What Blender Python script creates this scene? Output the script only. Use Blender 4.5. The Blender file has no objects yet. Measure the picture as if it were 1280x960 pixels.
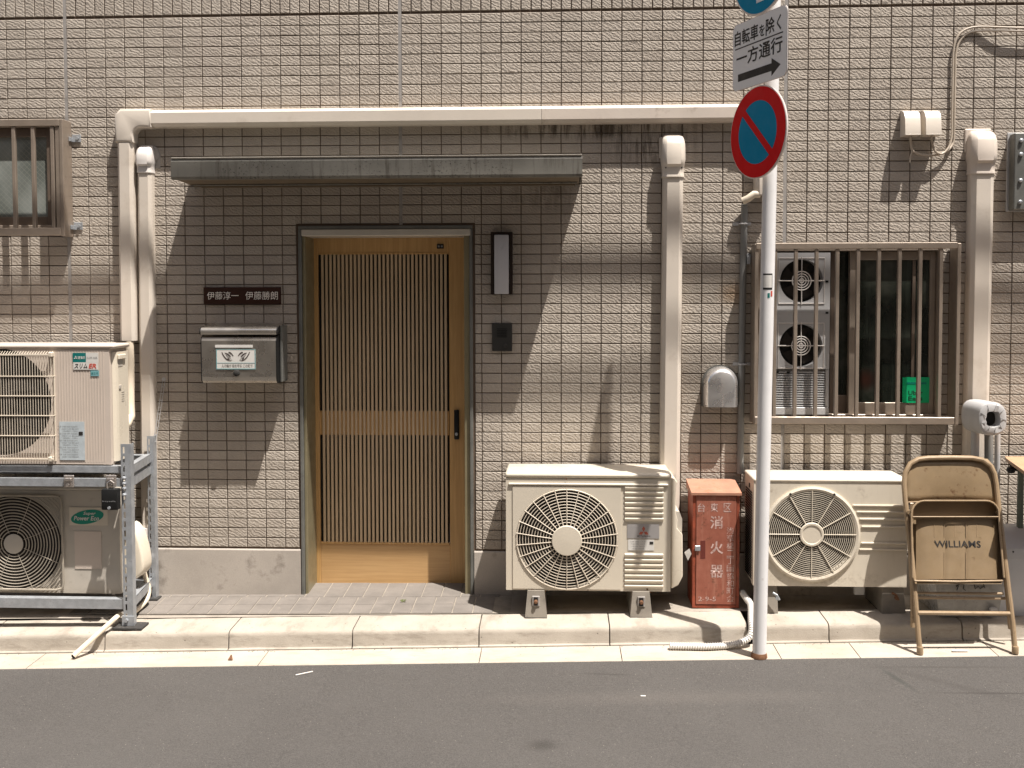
import bpy, bmesh, math, random
from mathutils import Vector, Matrix, noise
random.seed(7)
S = bpy.context.scene
COL = S.collection
R = math.radians

# ------------------------------------------------------------------ camera, sky, sun, exposure
YAW, PIT, ROL = -0.0459, -0.0404, -0.0018
FPX, CY = 1244.0, 417.77
CAM = Vector((0.7896, -5.0119, 1.2998))
FW = Vector((math.sin(YAW)*math.cos(PIT), math.cos(YAW)*math.cos(PIT), math.sin(PIT)))
RT = Vector((math.cos(YAW), -math.sin(YAW), 0))
UP = RT.cross(FW)
RT, UP = (math.cos(ROL)*RT + math.sin(ROL)*UP), (-math.sin(ROL)*RT + math.cos(ROL)*UP)
cd = bpy.data.cameras.new('camera'); cam = bpy.data.objects.new('camera', cd); COL.objects.link(cam)
cd.sensor_width = 36; cd.lens = 36*FPX/1280; cd.clip_end = 500; cd.clip_start = 0.05
cd.shift_x = 0; cd.shift_y = (CY-480)/1280
m = Matrix((( RT.x, UP.x, -FW.x, CAM.x), (RT.y, UP.y, -FW.y, CAM.y), (RT.z, UP.z, -FW.z, CAM.z), (0,0,0,1)))
cam.matrix_world = m
S.camera = cam

SX, SK = 1.17, 4.0                       # direction to the sun: (SX, -1, SK)
sun_dir = Vector((SX, -1.0, SK)).normalized()
w = bpy.data.worlds.new("World"); S.world = w; w.use_nodes = True
nt = w.node_tree; bg = nt.nodes['Background']
sky = nt.nodes.new('ShaderNodeTexSky'); sky.sky_type = 'NISHITA'; sky.sun_disc = False
sky.sun_elevation = math.asin(sun_dir.z); sky.sun_rotation = math.atan2(sun_dir.x, sun_dir.y)
sky.air_density = 1.0; sky.dust_density = 5.0; sky.ozone_density = 1.0
nt.links.new(sky.outputs[0], bg.inputs[0]); bg.inputs[1].default_value = 0.066
sl = bpy.data.lights.new('sun', 'SUN'); so = bpy.data.objects.new('sun', sl); COL.objects.link(so)
sl.energy = 5.0; sl.angle = R(0.55); sl.color = (1.0, 0.945, 0.885)
so.rotation_euler = sun_dir.to_track_quat('Z', 'Y').to_euler()
S.view_settings.view_transform = 'Standard'; S.view_settings.look = 'None'
S.view_settings.exposure = 0.85; S.view_settings.gamma = 1.0
S.render.engine = 'CYCLES'

# ------------------------------------------------------------------ measuring helper
def at(px, py, d=0.0):
    """point on the plane d metres in front of the wall that shows at this place of the 1280x960 photograph"""
    v = FW + RT*((px-640)/FPX) - UP*((py-CY)/FPX)
    return CAM + v*((-d-CAM.y)/v.y)
def X(px, py, d=0.0): return at(px, py, d).x
def Z(px, py, d=0.0): return at(px, py, d).z
def kd(x): return 0.475-0.02*(x-0.2)            # kerb front distance from the wall
def gz(x, d):                                    # pavement level
    a = -0.237+0.012*x; b = -0.257+0.02*x; t = max(-.5, min(1.0, d/kd(x)))
    return a*(1-t)+b*t
def gut(x): return -0.342+0.021*x                # gutter level

# ------------------------------------------------------------------ materials
def nodes_of(mt): mt.use_nodes = True; return mt.node_tree
class NT:
    def __init__(s, name):
        s.m = bpy.data.materials.new(name); s.t = nodes_of(s.m); s.b = s.t.nodes['Principled BSDF']
        g = s.t.nodes.new('ShaderNodeNewGeometry'); s.pos = g.outputs['Position']
    def n(s, typ, **kw):
        nd = s.t.nodes.new(typ)
        for k, v in kw.items(): setattr(nd, k, v)
        return nd
    def l(s, a, b): s.t.links.new(a, b)
    def math(s, op, a, b=None, c=None, clamp=False):
        nd = s.n('ShaderNodeMath', operation=op, use_clamp=clamp)
        for i, v in enumerate((a, b, c)):
            if v is None: continue
            if isinstance(v, (int, float)): nd.inputs[i].default_value = v
            else: s.l(v, nd.inputs[i])
        return nd.outputs[0]
    def map(s, scale=(1,1,1), rot=(0,0,0), loc=(0,0,0), src=None):
        nd = s.n('ShaderNodeMapping'); nd.inputs['Scale'].default_value = scale
        nd.inputs['Rotation'].default_value = rot; nd.inputs['Location'].default_value = loc
        s.l(src or s.pos, nd.inputs[0]); return nd.outputs[0]
    def noise(s, scale, detail=3, rough=.55, vec=None, dist=0.0):
        nd = s.n('ShaderNodeTexNoise'); nd.inputs['Scale'].default_value = scale
        nd.inputs['Detail'].default_value = detail; nd.inputs['Roughness'].default_value = rough
        nd.inputs['Distortion'].default_value = dist
        s.l(vec or s.pos, nd.inputs['Vector']); return nd.outputs[0]
    def ramp(s, v, lo, hi, a=0.0, b=1.0):
        nd = s.n('ShaderNodeMapRange', interpolation_type='SMOOTHSTEP')
        s.l(v, nd.inputs[0])
        for i, q in enumerate((lo, hi, a, b)): nd.inputs[i+1].default_value = q
        return nd.outputs[0]
    def mix(s, f, a, b, mode='MIX'):
        nd = s.n('ShaderNodeMix', data_type='RGBA', blend_type=mode)
        for sock, v in ((nd.inputs[0], f), (nd.inputs[6], a), (nd.inputs[7], b)):
            if isinstance(v, (int, float)): sock.default_value = v
            elif isinstance(v, tuple): sock.default_value = (*v, 1) if len(v) == 3 else v
            else: s.l(v, sock)
        return nd.outputs[2]
    def grey(s, v):
        nd = s.n('ShaderNodeCombineColor')
        for i in range(3): s.l(v, nd.inputs[i])
        return nd.outputs[0]
    def bump(s, h, strength=.5, dist=.002, prev=None):
        nd = s.n('ShaderNodeBump'); nd.inputs['Strength'].default_value = strength
        nd.inputs['Distance'].default_value = dist; s.l(h, nd.inputs['Height'])
        if prev: s.l(prev, nd.inputs['Normal'])
        return nd.outputs[0]
    def blob(s, c, size, rot=0.0, axes='xy', soft=.6):
        """a coloured patch of its own place and outline: 1 inside, 0 outside"""
        vx = s.n('ShaderNodeVectorMath', operation='SUBTRACT'); s.l(s.pos, vx.inputs[0]); vx.inputs[1].default_value = c
        r = (0, 0, -rot) if axes == 'xy' else (0, rot, 0)
        sc = (1/size[0], 1/size[1], 0) if axes == 'xy' else (1/size[0], 0, 1/size[1])
        rr = s.map(rot=r, src=vx.outputs[0]); ss = s.map(scale=sc, src=rr)
        ln = s.n('ShaderNodeVectorMath', operation='LENGTH'); s.l(ss, ln.inputs[0])
        return s.ramp(ln.outputs['Value'], 1.0, 1.0-soft)

def mat(name, col, rough=.6, metal=0.0, var=.08, vs=6.0, bump=0.0, bs=300.0, dirt=None, spec=.5, emit=None, fine=0.0):
    """plain surface: colour mottled by noise, fine relief, optional dirt (colour, noise scale, threshold, amount)"""
    q = NT(name)
    a = tuple(c*(1-var) for c in col); b = tuple(min(1, c*(1+var)) for c in col)
    c = q.mix(q.ramp(q.noise(vs, 5, .6), .3, .7), a, b)
    if fine: c = q.mix(q.ramp(q.noise(bs*2, 2), .35, .65, 0, fine), c, tuple(v*.6 for v in col))
    if dirt:
        dc, ds, th, am = dirt
        c = q.mix(q.ramp(q.noise(ds, 8, .68), th, th+.16, 0, am), c, dc)
    q.l(c, q.b.inputs['Base Color'])
    q.l(q.ramp(q.noise(vs*3, 4), .3, .7, max(0, rough-.08), min(1, rough+.08)), q.b.inputs['Roughness'])
    q.b.inputs['Metallic'].default_value = metal
    q.b.inputs['Specular IOR Level'].default_value = spec
    if bump: q.l(q.bump(q.noise(bs, 4), bump, .001), q.b.inputs['Normal'])
    return q.m

M = {}
# split-faced ceramic tile
q = NT('beige_split_face_tile')
oi = q.n('ShaderNodeObjectInfo'); at_ = q.n('ShaderNodeAttribute'); at_.attribute_name = 'tone'
tone = q.math('FRACT', q.math('ADD', at_.outputs['Fac'], oi.outputs['Random']))
c = q.mix(tone, (.375, .330, .278), (.46, .410, .348))
c = q.mix(q.ramp(q.noise(1.6, 4), .35, .7, 0, .28), c, (.36, .31, .265))
c = q.mix(q.ramp(q.noise(420, 3), .45, .62, 0, .25), c, (.24, .19, .15))
c = q.mix(q.ramp(q.noise(1, 6, .65, vec=q.map(scale=(11, 1, .9))), .48, .72, 0, .22), c, (.27, .23, .185))
c = q.mix(q.ramp(tone, .955, .975, 0, .30), c, (.30, .255, .21))
# rain grime that runs down under the long duct and beside the window
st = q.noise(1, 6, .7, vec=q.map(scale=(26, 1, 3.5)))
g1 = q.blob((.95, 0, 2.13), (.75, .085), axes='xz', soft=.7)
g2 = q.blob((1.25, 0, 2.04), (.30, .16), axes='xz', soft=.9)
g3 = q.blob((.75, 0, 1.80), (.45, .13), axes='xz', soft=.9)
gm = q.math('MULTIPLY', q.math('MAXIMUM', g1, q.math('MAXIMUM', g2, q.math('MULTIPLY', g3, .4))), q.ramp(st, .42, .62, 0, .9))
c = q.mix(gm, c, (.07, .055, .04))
g4 = q.blob((1.66, 0, 1.30), (.10, .09), axes='xz', soft=.9)
c = q.mix(q.math('MULTIPLY', g4, .5), c, (.30, .17, .07))
q.l(c, q.b.inputs['Base Color']); q.b.inputs['Roughness'].default_value = .8
q.b.inputs['Specular IOR Level'].default_value = .25
wv_ = q.n('ShaderNodeTexWave', wave_type='BANDS', bands_direction='Z', wave_profile='SIN'); wv_.inputs['Scale'].default_value = 21
wv_.inputs['Distortion'].default_value = 9; wv_.inputs['Detail'].default_value = 3; wv_.inputs['Detail Scale'].default_value = 1.6; wv_.inputs['Detail Roughness'].default_value = .6
q.l(q.map(rot=(0, R(-30), 0)), wv_.inputs['Vector'])
ridge = q.math('ADD', q.math('MULTIPLY', wv_.outputs['Fac'], .30), q.noise(95, 3, .6))
fine = q.noise(260, 3, .6)
hgt = q.math('ADD', q.math('MULTIPLY', ridge, 1.0), q.math('MULTIPLY', fine, .35))
q.l(q.bump(hgt, 1.0, .0038), q.b.inputs['Normal'])
M['tile'] = q.m
M['mortar'] = mat('dark_brown_mortar', (.125, .088, .062), .95, bump=.4)
M['sealant'] = mat('grey_joint_sealant', (.30, .28, .26), .7, var=.12, vs=20, dirt=((.15, .13, .11), 8, .52, .6))
M['plinth'] = mat('weathered_plinth_render', (.44, .395, .345), .9, var=.12, vs=3, bump=.6, bs=180, dirt=((.16, .135, .11), 6, .52, .65), fine=.3)
M['ivory'] = mat('ivory_duct_plastic', (.63, .565, .485), .38, var=.04, vs=3, dirt=((.40, .33, .26), 5, .56, .35))
M['white_pl'] = mat('off_white_duct_plastic', (.64, .60, .56), .36, var=.02, dirt=((.4, .34, .28), 6, .62, .25))
M['ivory_dirty'] = mat('weathered_duct_plastic', (.61, .535, .46), .45, var=.05, dirt=((.22, .16, .10), 9, .56, .5))
q = NT('weathered_canopy_metal')
stv = q.noise(1, 6, .65, vec=q.map(scale=(55, 4, 5)))
c = q.mix(q.ramp(q.noise(5, 4), .3, .7), (.150, .142, .120), (.215, .205, .175))
c = q.mix(q.ramp(stv, .50, .70, 0, .75), c, (.085, .075, .058))
c = q.mix(q.math('MULTIPLY', q.ramp(q.noise(90, 4, .7), .56, .66), q.ramp(q.noise(3, 3), .42, .6)), c, (.03, .026, .02))
q.l(c, q.b.inputs['Base Color']); q.b.inputs['Roughness'].default_value = .6; M['canopy'] = q.m
M['canopy_in'] = mat('canopy_soffit_metal', (.15, .115, .075), .7, var=.1)
M['steel_dark'] = mat('dark_frame_steel', (.17, .17, .155), .45, metal=.3, var=.15, dirt=((.07, .065, .055), 20, .55, .5))
M['bronze'] = mat('bronze_jamb_aluminium', (.27, .235, .145), .38, metal=.4, var=.08)
M['alu'] = mat('brushed_head_aluminium', (.55, .51, .44), .42, metal=.15, var=.05)
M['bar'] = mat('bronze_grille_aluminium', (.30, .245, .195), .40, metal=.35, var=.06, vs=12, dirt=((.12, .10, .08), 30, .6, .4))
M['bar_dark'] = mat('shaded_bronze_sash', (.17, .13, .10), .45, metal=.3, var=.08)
M['dark'] = mat('black_void', (.012, .011, .010), .8)
M['black'] = mat('black_plastic', (.012, .012, .012), .5, spec=.25)
M['rubber'] = mat('black_rubber', (.035, .033, .03), .85, bump=.4, dirt=((.2, .17, .14), 40, .55, .5))
M['ac'] = mat('ivory_enamel_casing', (.60, .54, .44), .36, var=.03, vs=4, dirt=((.30, .24, .17), 4, .62, .4))
M['ac_new'] = mat('cream_enamel_casing', (.64, .575, .465), .34, var=.025, vs=4, dirt=((.40, .33, .24), 4, .60, .3))
M['ac_old'] = mat('greyed_enamel_casing', (.47, .43, .37), .42, var=.06, dirt=((.24, .2, .15), 9, .57, .5))
M['ac_pink'] = mat('pale_beige_enamel_casing', (.56, .48, .41), .40, var=.03, dirt=((.36, .29, .23), 6, .62, .4))
M['grille'] = mat('cream_fan_guard', (.60, .53, .43), .4, var=.05)
M['guard_old'] = mat('greyed_fan_guard', (.36, .32, .26), .5, var=.12, vs=14)
M['well'] = mat('fan_well', (.012, .009, .007), .7, var=.3, vs=20)
M['fin'] = mat('fan_blade_plastic', (.030, .024, .020), .6, spec=.2)
M['metal_lab'] = mat('silver_label', (.42, .40, .39), .35, metal=.4, var=.02)
M['paper'] = mat('printed_label_paper', (.62, .60, .56), .6, var=.04)
M['paper_b'] = mat('faded_blue_label', (.45, .50, .52), .6, var=.08, vs=30)
M['ink'] = mat('black_ink', (.018, .016, .015), .6)
M['ink_b'] = mat('brown_black_ink', (.05, .035, .03), .6)
M['ink_grey'] = mat('grey_ink', (.22, .22, .22), .6)
M['teal'] = mat('teal_print', (.0, .14, .13), .5, var=.02)
M['teal_l'] = mat('pale_teal_print', (.17, .36, .38), .5, var=.05)
M['logo_green'] = mat('green_badge', (.0, .22, .15), .4)
M['red_ink'] = mat('red_ink', (.55, .08, .05), .5)
M['logo_red'] = mat('faded_red_ink', (.42, .10, .06), .5)
M['wood'] = None
M['kick'] = None
for nm, key, ca, cb in (('light_cedar_door_frame', 'wood', (.49, .285, .105), (.60, .37, .155)), ('lattice_cedar', 'slat', (.53, .40, .255), (.62, .475, .315)), ('kick_panel_cedar', 'kick', (.50, .30, .13), (.59, .375, .175))):
    q = NT(nm)
    sc = (70, 70, 3) if key != 'kick' else (3, 70, 110)
    g = q.noise(1, 6, .6, vec=q.map(scale=sc), dist=.6)
    c = q.mix(q.ramp(g, .3, .7), ca, cb)
    c = q.mix(q.ramp(q.noise(5, 4), .4, .75, 0, .25), c, tuple(v*.8 for v in ca))
    q.l(c, q.b.inputs['Base Color']); q.b.inputs['Roughness'].default_value = .42
    q.l(q.bump(g, .15, .001), q.b.inputs['Normal']); M[key] = q.m
M['steel'] = mat('brushed_stainless', (.56, .52, .46), .30, metal=.92, var=.05, vs=3)
M['steel_hood'] = mat('vent_hood_stainless', (.80, .78, .76), .30, metal=.88, var=.04, vs=3)
M['name'] = mat('dark_brown_name_plate', (.040, .016, .010), .55, spec=.2)
M['cream_ink'] = mat('cream_engraving', (.85, .80, .72), .6)
M['lampglass'] = mat('milky_lamp_acrylic', (.50, .49, .50), .35, var=.01)
M['lampcase'] = mat('dark_brown_lamp_case', (.022, .014, .010), .55, spec=.2)
M['inter'] = mat('charcoal_intercom', (.040, .039, .036), .6, spec=.2, dirt=((.2, .12, .05), 40, .62, .5))
q = NT('faded_red_cabinet_paint')
n1 = q.noise(7, 7, .65); n2 = q.noise(1, 5, .6, vec=q.map(scale=(40, 40, 5)))
c = q.mix(q.ramp(n1, .3, .7), (.235, .068, .040), (.34, .120, .078))
c = q.mix(q.ramp(n2, .52, .72, 0, .55), c, (.42, .20, .14))
c = q.mix(q.ramp(q.noise(30, 6, .7), .56, .68, 0, .8), c, (.15, .055, .03))
q.l(c, q.b.inputs['Base Color']); q.b.inputs['Roughness'].default_value = .55
q.l(q.bump(n1, .1, .001), q.b.inputs['Normal']); M['cab'] = q.m
M['cab_slot'] = mat('deep_red_handle_recess', (.12, .02, .012), .7)
M['cab_d'] = mat('dark_red_cabinet_edge', (.26, .055, .025), .6, var=.2, vs=20, dirt=((.1, .03, .015), 25, .5, .6))
M['cab_top'] = mat('sun_bleached_cabinet_roof', (.38, .19, .125), .65, var=.15, vs=15, dirt=((.30, .11, .05), 30, .5, .6))
M['fadewhite'] = mat('faded_white_lettering', (.52, .37, .33), .7, var=.25, vs=60, dirt=((.32, .11, .07), 55, .48, .9))
M['pole'] = mat('white_painted_pole', (.72, .71, .70), .35, var=.04, vs=8, dirt=((.35, .31, .27), 16, .62, .5))
M['rust'] = mat('rusty_base', (.16, .075, .035), .9, var=.3, vs=40, bump=.5)
M['sign_w'] = mat('white_sign_face', (.84, .84, .84), .5, var=.02, dirt=((.4, .39, .38), 10, .6, .3))
M['sign_edge'] = mat('sign_plate_aluminium', (.68, .62, .58), .4, metal=.3)
M['sign_red'] = mat('red_sign_face', (.66, .006, .008), .6, var=.04, spec=.2)
M['sign_blue'] = mat('blue_sign_face', (.0, .235, .42), .6, var=.05, spec=.2)
M['chair'] = mat('tan_enamelled_chair_steel', (.30, .215, .13), .34, metal=.1, var=.08, vs=9, dirt=((.13, .075, .04), 26, .60, .7))
M['chair_worn'] = mat('scratched_tan_chair_back', (.25, .18, .105), .36, metal=.1, var=.08, vs=9, dirt=((.12, .06, .03), 30, .555, .85))
M['chair_pan'] = mat('dull_tan_seat_enamel', (.235, .168, .098), .4, metal=.1, var=.08, vs=9, dirt=((.10, .06, .035), 24, .60, .7))
M['chrome'] = mat('worn_steel_edge', (.55, .5, .46), .3, metal=.8)
M['galv'] = mat('galvanised_steel', (.40, .42, .44), .45, metal=.45, var=.14, vs=30, dirt=((.25, .25, .26), 60, .5, .5))
M['grey_pl'] = mat('grey_conduit_plastic', (.20, .20, .19), .5, var=.08)
M['ltgrey_pl'] = mat('light_grey_plastic', (.43, .425, .42), .5, var=.05, dirt=((.3, .28, .26), 12, .58, .5))
M['hose'] = mat('drain_hose_plastic', (.60, .58, .54), .45, var=.05)
M['hose_w'] = mat('cream_drain_pipe', (.70, .61, .48), .4, var=.04)
M['tub'] = mat('grey_white_bin_plastic', (.52, .52, .53), .4, var=.03)
M['tub_clear'] = mat('smoky_translucent_crate', (.33, .32, .30), .3, var=.15, vs=10)
M['table'] = mat('plywood_table_top', (.42, .27, .16), .5, var=.1, vs=12)
M['leg'] = mat('green_grey_table_leg', (.12, .14, .11), .5)
M['green'] = mat('bright_green_sticker', (.0, .42, .16), .4, var=.03)
M['greenink'] = mat('dark_green_ink', (.0, .06, .025), .5)
M['cable'] = mat('beige_cable_sheath', (.47, .40, .32), .5)
def concrete(name, ca, cb, stain, pits=.7, streak=(9, 3, 30)):
    q = NT(name)
    c = q.mix(q.ramp(q.noise(4, 6, .65), .3, .7), ca, cb)
    c = q.mix(q.ramp(q.noise(1, 7, .7, vec=q.map(scale=streak)), .48, .68, 0, .50), c, stain)
    c = q.mix(q.ramp(q.noise(2.3, 5, .6), .50, .72, 0, .30), c, stain)
    v_ = q.n('ShaderNodeTexVoronoi'); v_.inputs['Scale'].default_value = 75; q.l(q.pos, v_.inputs['Vector'])
    w_ = q.n('ShaderNodeTexWhiteNoise'); q.l(v_.outputs['Color'], w_.inputs['Vector'])
    pit = q.math('MULTIPLY', q.ramp(w_.outputs[0], .955, .97), q.ramp(v_.outputs['Distance'], .34, .12))
    c = q.mix(q.math('MULTIPLY', pit, pits), c, (.05, .042, .034))
    c = q.mix(q.ramp(q.noise(520, 2), .4, .6, 0, .25), c, tuple(v*.7 for v in ca))
    q.l(c, q.b.inputs['Base Color']); q.b.inputs['Roughness'].default_value = .92
    h = q.math('SUBTRACT', q.noise(190, 4, .6), q.math('MULTIPLY', pit, .8))
    q.l(q.bump(h, .7, .0016), q.b.inputs['Normal']); return q.m
M['kerb'] = concrete('kerb_concrete', (.36, .32, .265), (.43, .385, .325), (.19, .16, .125))
M['gutter'] = concrete('gutter_concrete', (.40, .35, .285), (.47, .415, .345), (.29, .24, .19), .5, (5, 14, 5))
M['pave'] = concrete('pavement_concrete', (.28, .245, .205), (.36, .32, .27), (.15, .125, .10), .6, (6, 6, 6))
M['paver'] = mat('grey_paving_tile', (.185, .165, .145), .9, var=.12, vs=9, bump=.5, bs=240, dirt=((.28, .24, .20), 16, .57, .5), fine=.4)
M['paverjoint'] = mat('pale_paver_joint', (.25, .22, .18), .95, var=.15, vs=20)
# asphalt
q = NT('worn_asphalt')
vo = q.n('ShaderNodeTexVoronoi'); vo.inputs['Scale'].default_value = 170; q.l(q.pos, vo.inputs['Vector'])
c = q.mix(q.ramp(q.noise(1.3, 5, .6), .3, .7), (.050, .046, .0425), (.068, .063, .058))
c = q.mix(q.ramp(q.noise(9, 6, .7), .45, .70, 0, .35), c, (.050, .044, .038))
c = q.mix(q.ramp(q.noise(70, 3, .7), .48, .66, 0, .55), c, (.088, .081, .074))
c = q.mix(q.ramp(q.noise(240, 2, .5), .42, .60, 0, .8), c, (.094, .087, .080))
c = q.mix(q.ramp(q.noise(300, 2, .5, vec=q.map(loc=(3, 5, 1))), .55, .68, 0, .9), c, (.036, .031, .028))
wn = q.n('ShaderNodeTexWhiteNoise'); q.l(vo.outputs['Color'], wn.inputs['Vector'])
sp = q.math('MULTIPLY', q.ramp(wn.outputs[0], .986, .994), q.ramp(vo.outputs['Distance'], .30, .12))
c = q.mix(sp, c, (.42, .38, .32))
c = q.mix(q.math('MULTIPLY', q.blob((.735, -1.47, 0), (.085, .07), soft=1.0), .62), c, (.022, .019, .016))  # soft dark oval: shadow of overhead cable hardware painted into the asphalt
c = q.mix(q.math('MULTIPLY', q.blob((2.20, -.87, 0), (.022, .20), rot=R(14), soft=.9), .65), c, (.03, .032, .028))
c = q.mix(q.math('MULTIPLY', q.blob((2.42, -.95, 0), (.55, .05), rot=R(-42), soft=1.0), .45), c, (.045, .04, .036))
c = q.mix(q.math('MULTIPLY', q.blob((1.2, -1.05, 0), (1.1, .10), rot=R(1), soft=1.0), .14), c, (.17, .148, .128))
c = q.mix(q.math('MULTIPLY', q.blob((2.55, -1.02, 0), (.38, .012), rot=R(-2), soft=.9), .75), c, (.03, .026, .023))
c = q.mix(q.math('MULTIPLY', q.blob((2.45, -.74, 0), (.5, .016), rot=R(-1), soft=1.0), .6), c, (.04, .035, .03))
c = q.mix(q.math('MULTIPLY', q.blob((1.0, -.80, 0), (.16, .014), rot=R(-5), soft=1.0), .7), c, (.03, .026, .023))
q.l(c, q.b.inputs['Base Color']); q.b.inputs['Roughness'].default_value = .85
q.l(q.bump(q.math('ADD', q.noise(230, 3, .6), q.noise(95, 2, .6)), .8, .004), q.b.inputs['Normal']); M['asphalt'] = q.m
# glass behind the right window bars: dark, dim reflections painted in as faint mottling; left one: pale wired frosted
q = NT('dark_window_glass_painted_reflections')
c = q.mix(q.ramp(q.noise(6, 3), .45, .7), (.012, .015, .011), (.045, .048, .038))
c = q.mix(q.ramp(q.noise(1, 4, .6, vec=q.map(scale=(16, 1, 1.2))), .5, .7, 0, .5), c, (.055, .065, .050))
rb = q.blob((2.33, 0, .87), (.07, .075), axes='xz', soft=1.0)
c = q.mix(q.math('MULTIPLY', rb, .4), c, (.08, .016, .008))
yb = q.blob((2.36, 0, .72), (.035, .06), axes='xz', soft=1.0)
c = q.mix(q.math('MULTIPLY', yb, .6), c, (.06, .045, .008))
q.l(c, q.b.inputs['Base Color']); q.b.inputs['Roughness'].default_value = .12
q.l(q.bump(q.noise(220, 2), .2, .0008), q.b.inputs['Normal']); M['glass'] = q.m
q = NT('wired_frosted_glass')
c = q.mix(q.ramp(q.noise(5, 3, vec=q.map(scale=(1, 1, .7))), .35, .7), (.13, .145, .13), (.25, .27, .25))
wv = q.n('ShaderNodeTexWave', wave_type='BANDS', bands_direction='X'); wv.inputs['Scale'].default_value = 16
q.l(q.map(rot=(0, R(45), 0)), wv.inputs['Vector'])
wv2 = q.n('ShaderNodeTexWave', wave_type='BANDS', bands_direction='X'); wv2.inputs['Scale'].default_value = 16
q.l(q.map(rot=(0, R(-45), 0)), wv2.inputs['Vector'])
ww = q.math('MAXIMUM', q.ramp(wv.outputs['Fac'], .93, .99), q.ramp(wv2.outputs['Fac'], .97, 1.0))
c = q.mix(q.math('MULTIPLY', ww, .35), c, (.36, .35, .30))
q.l(c, q.b.inputs['Base Color']); q.b.inputs['Roughness'].default_value = .22; M['frost'] = q.m
M['curtain'] = mat('pale_curtain', (.35, .36, .33), .9)

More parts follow.
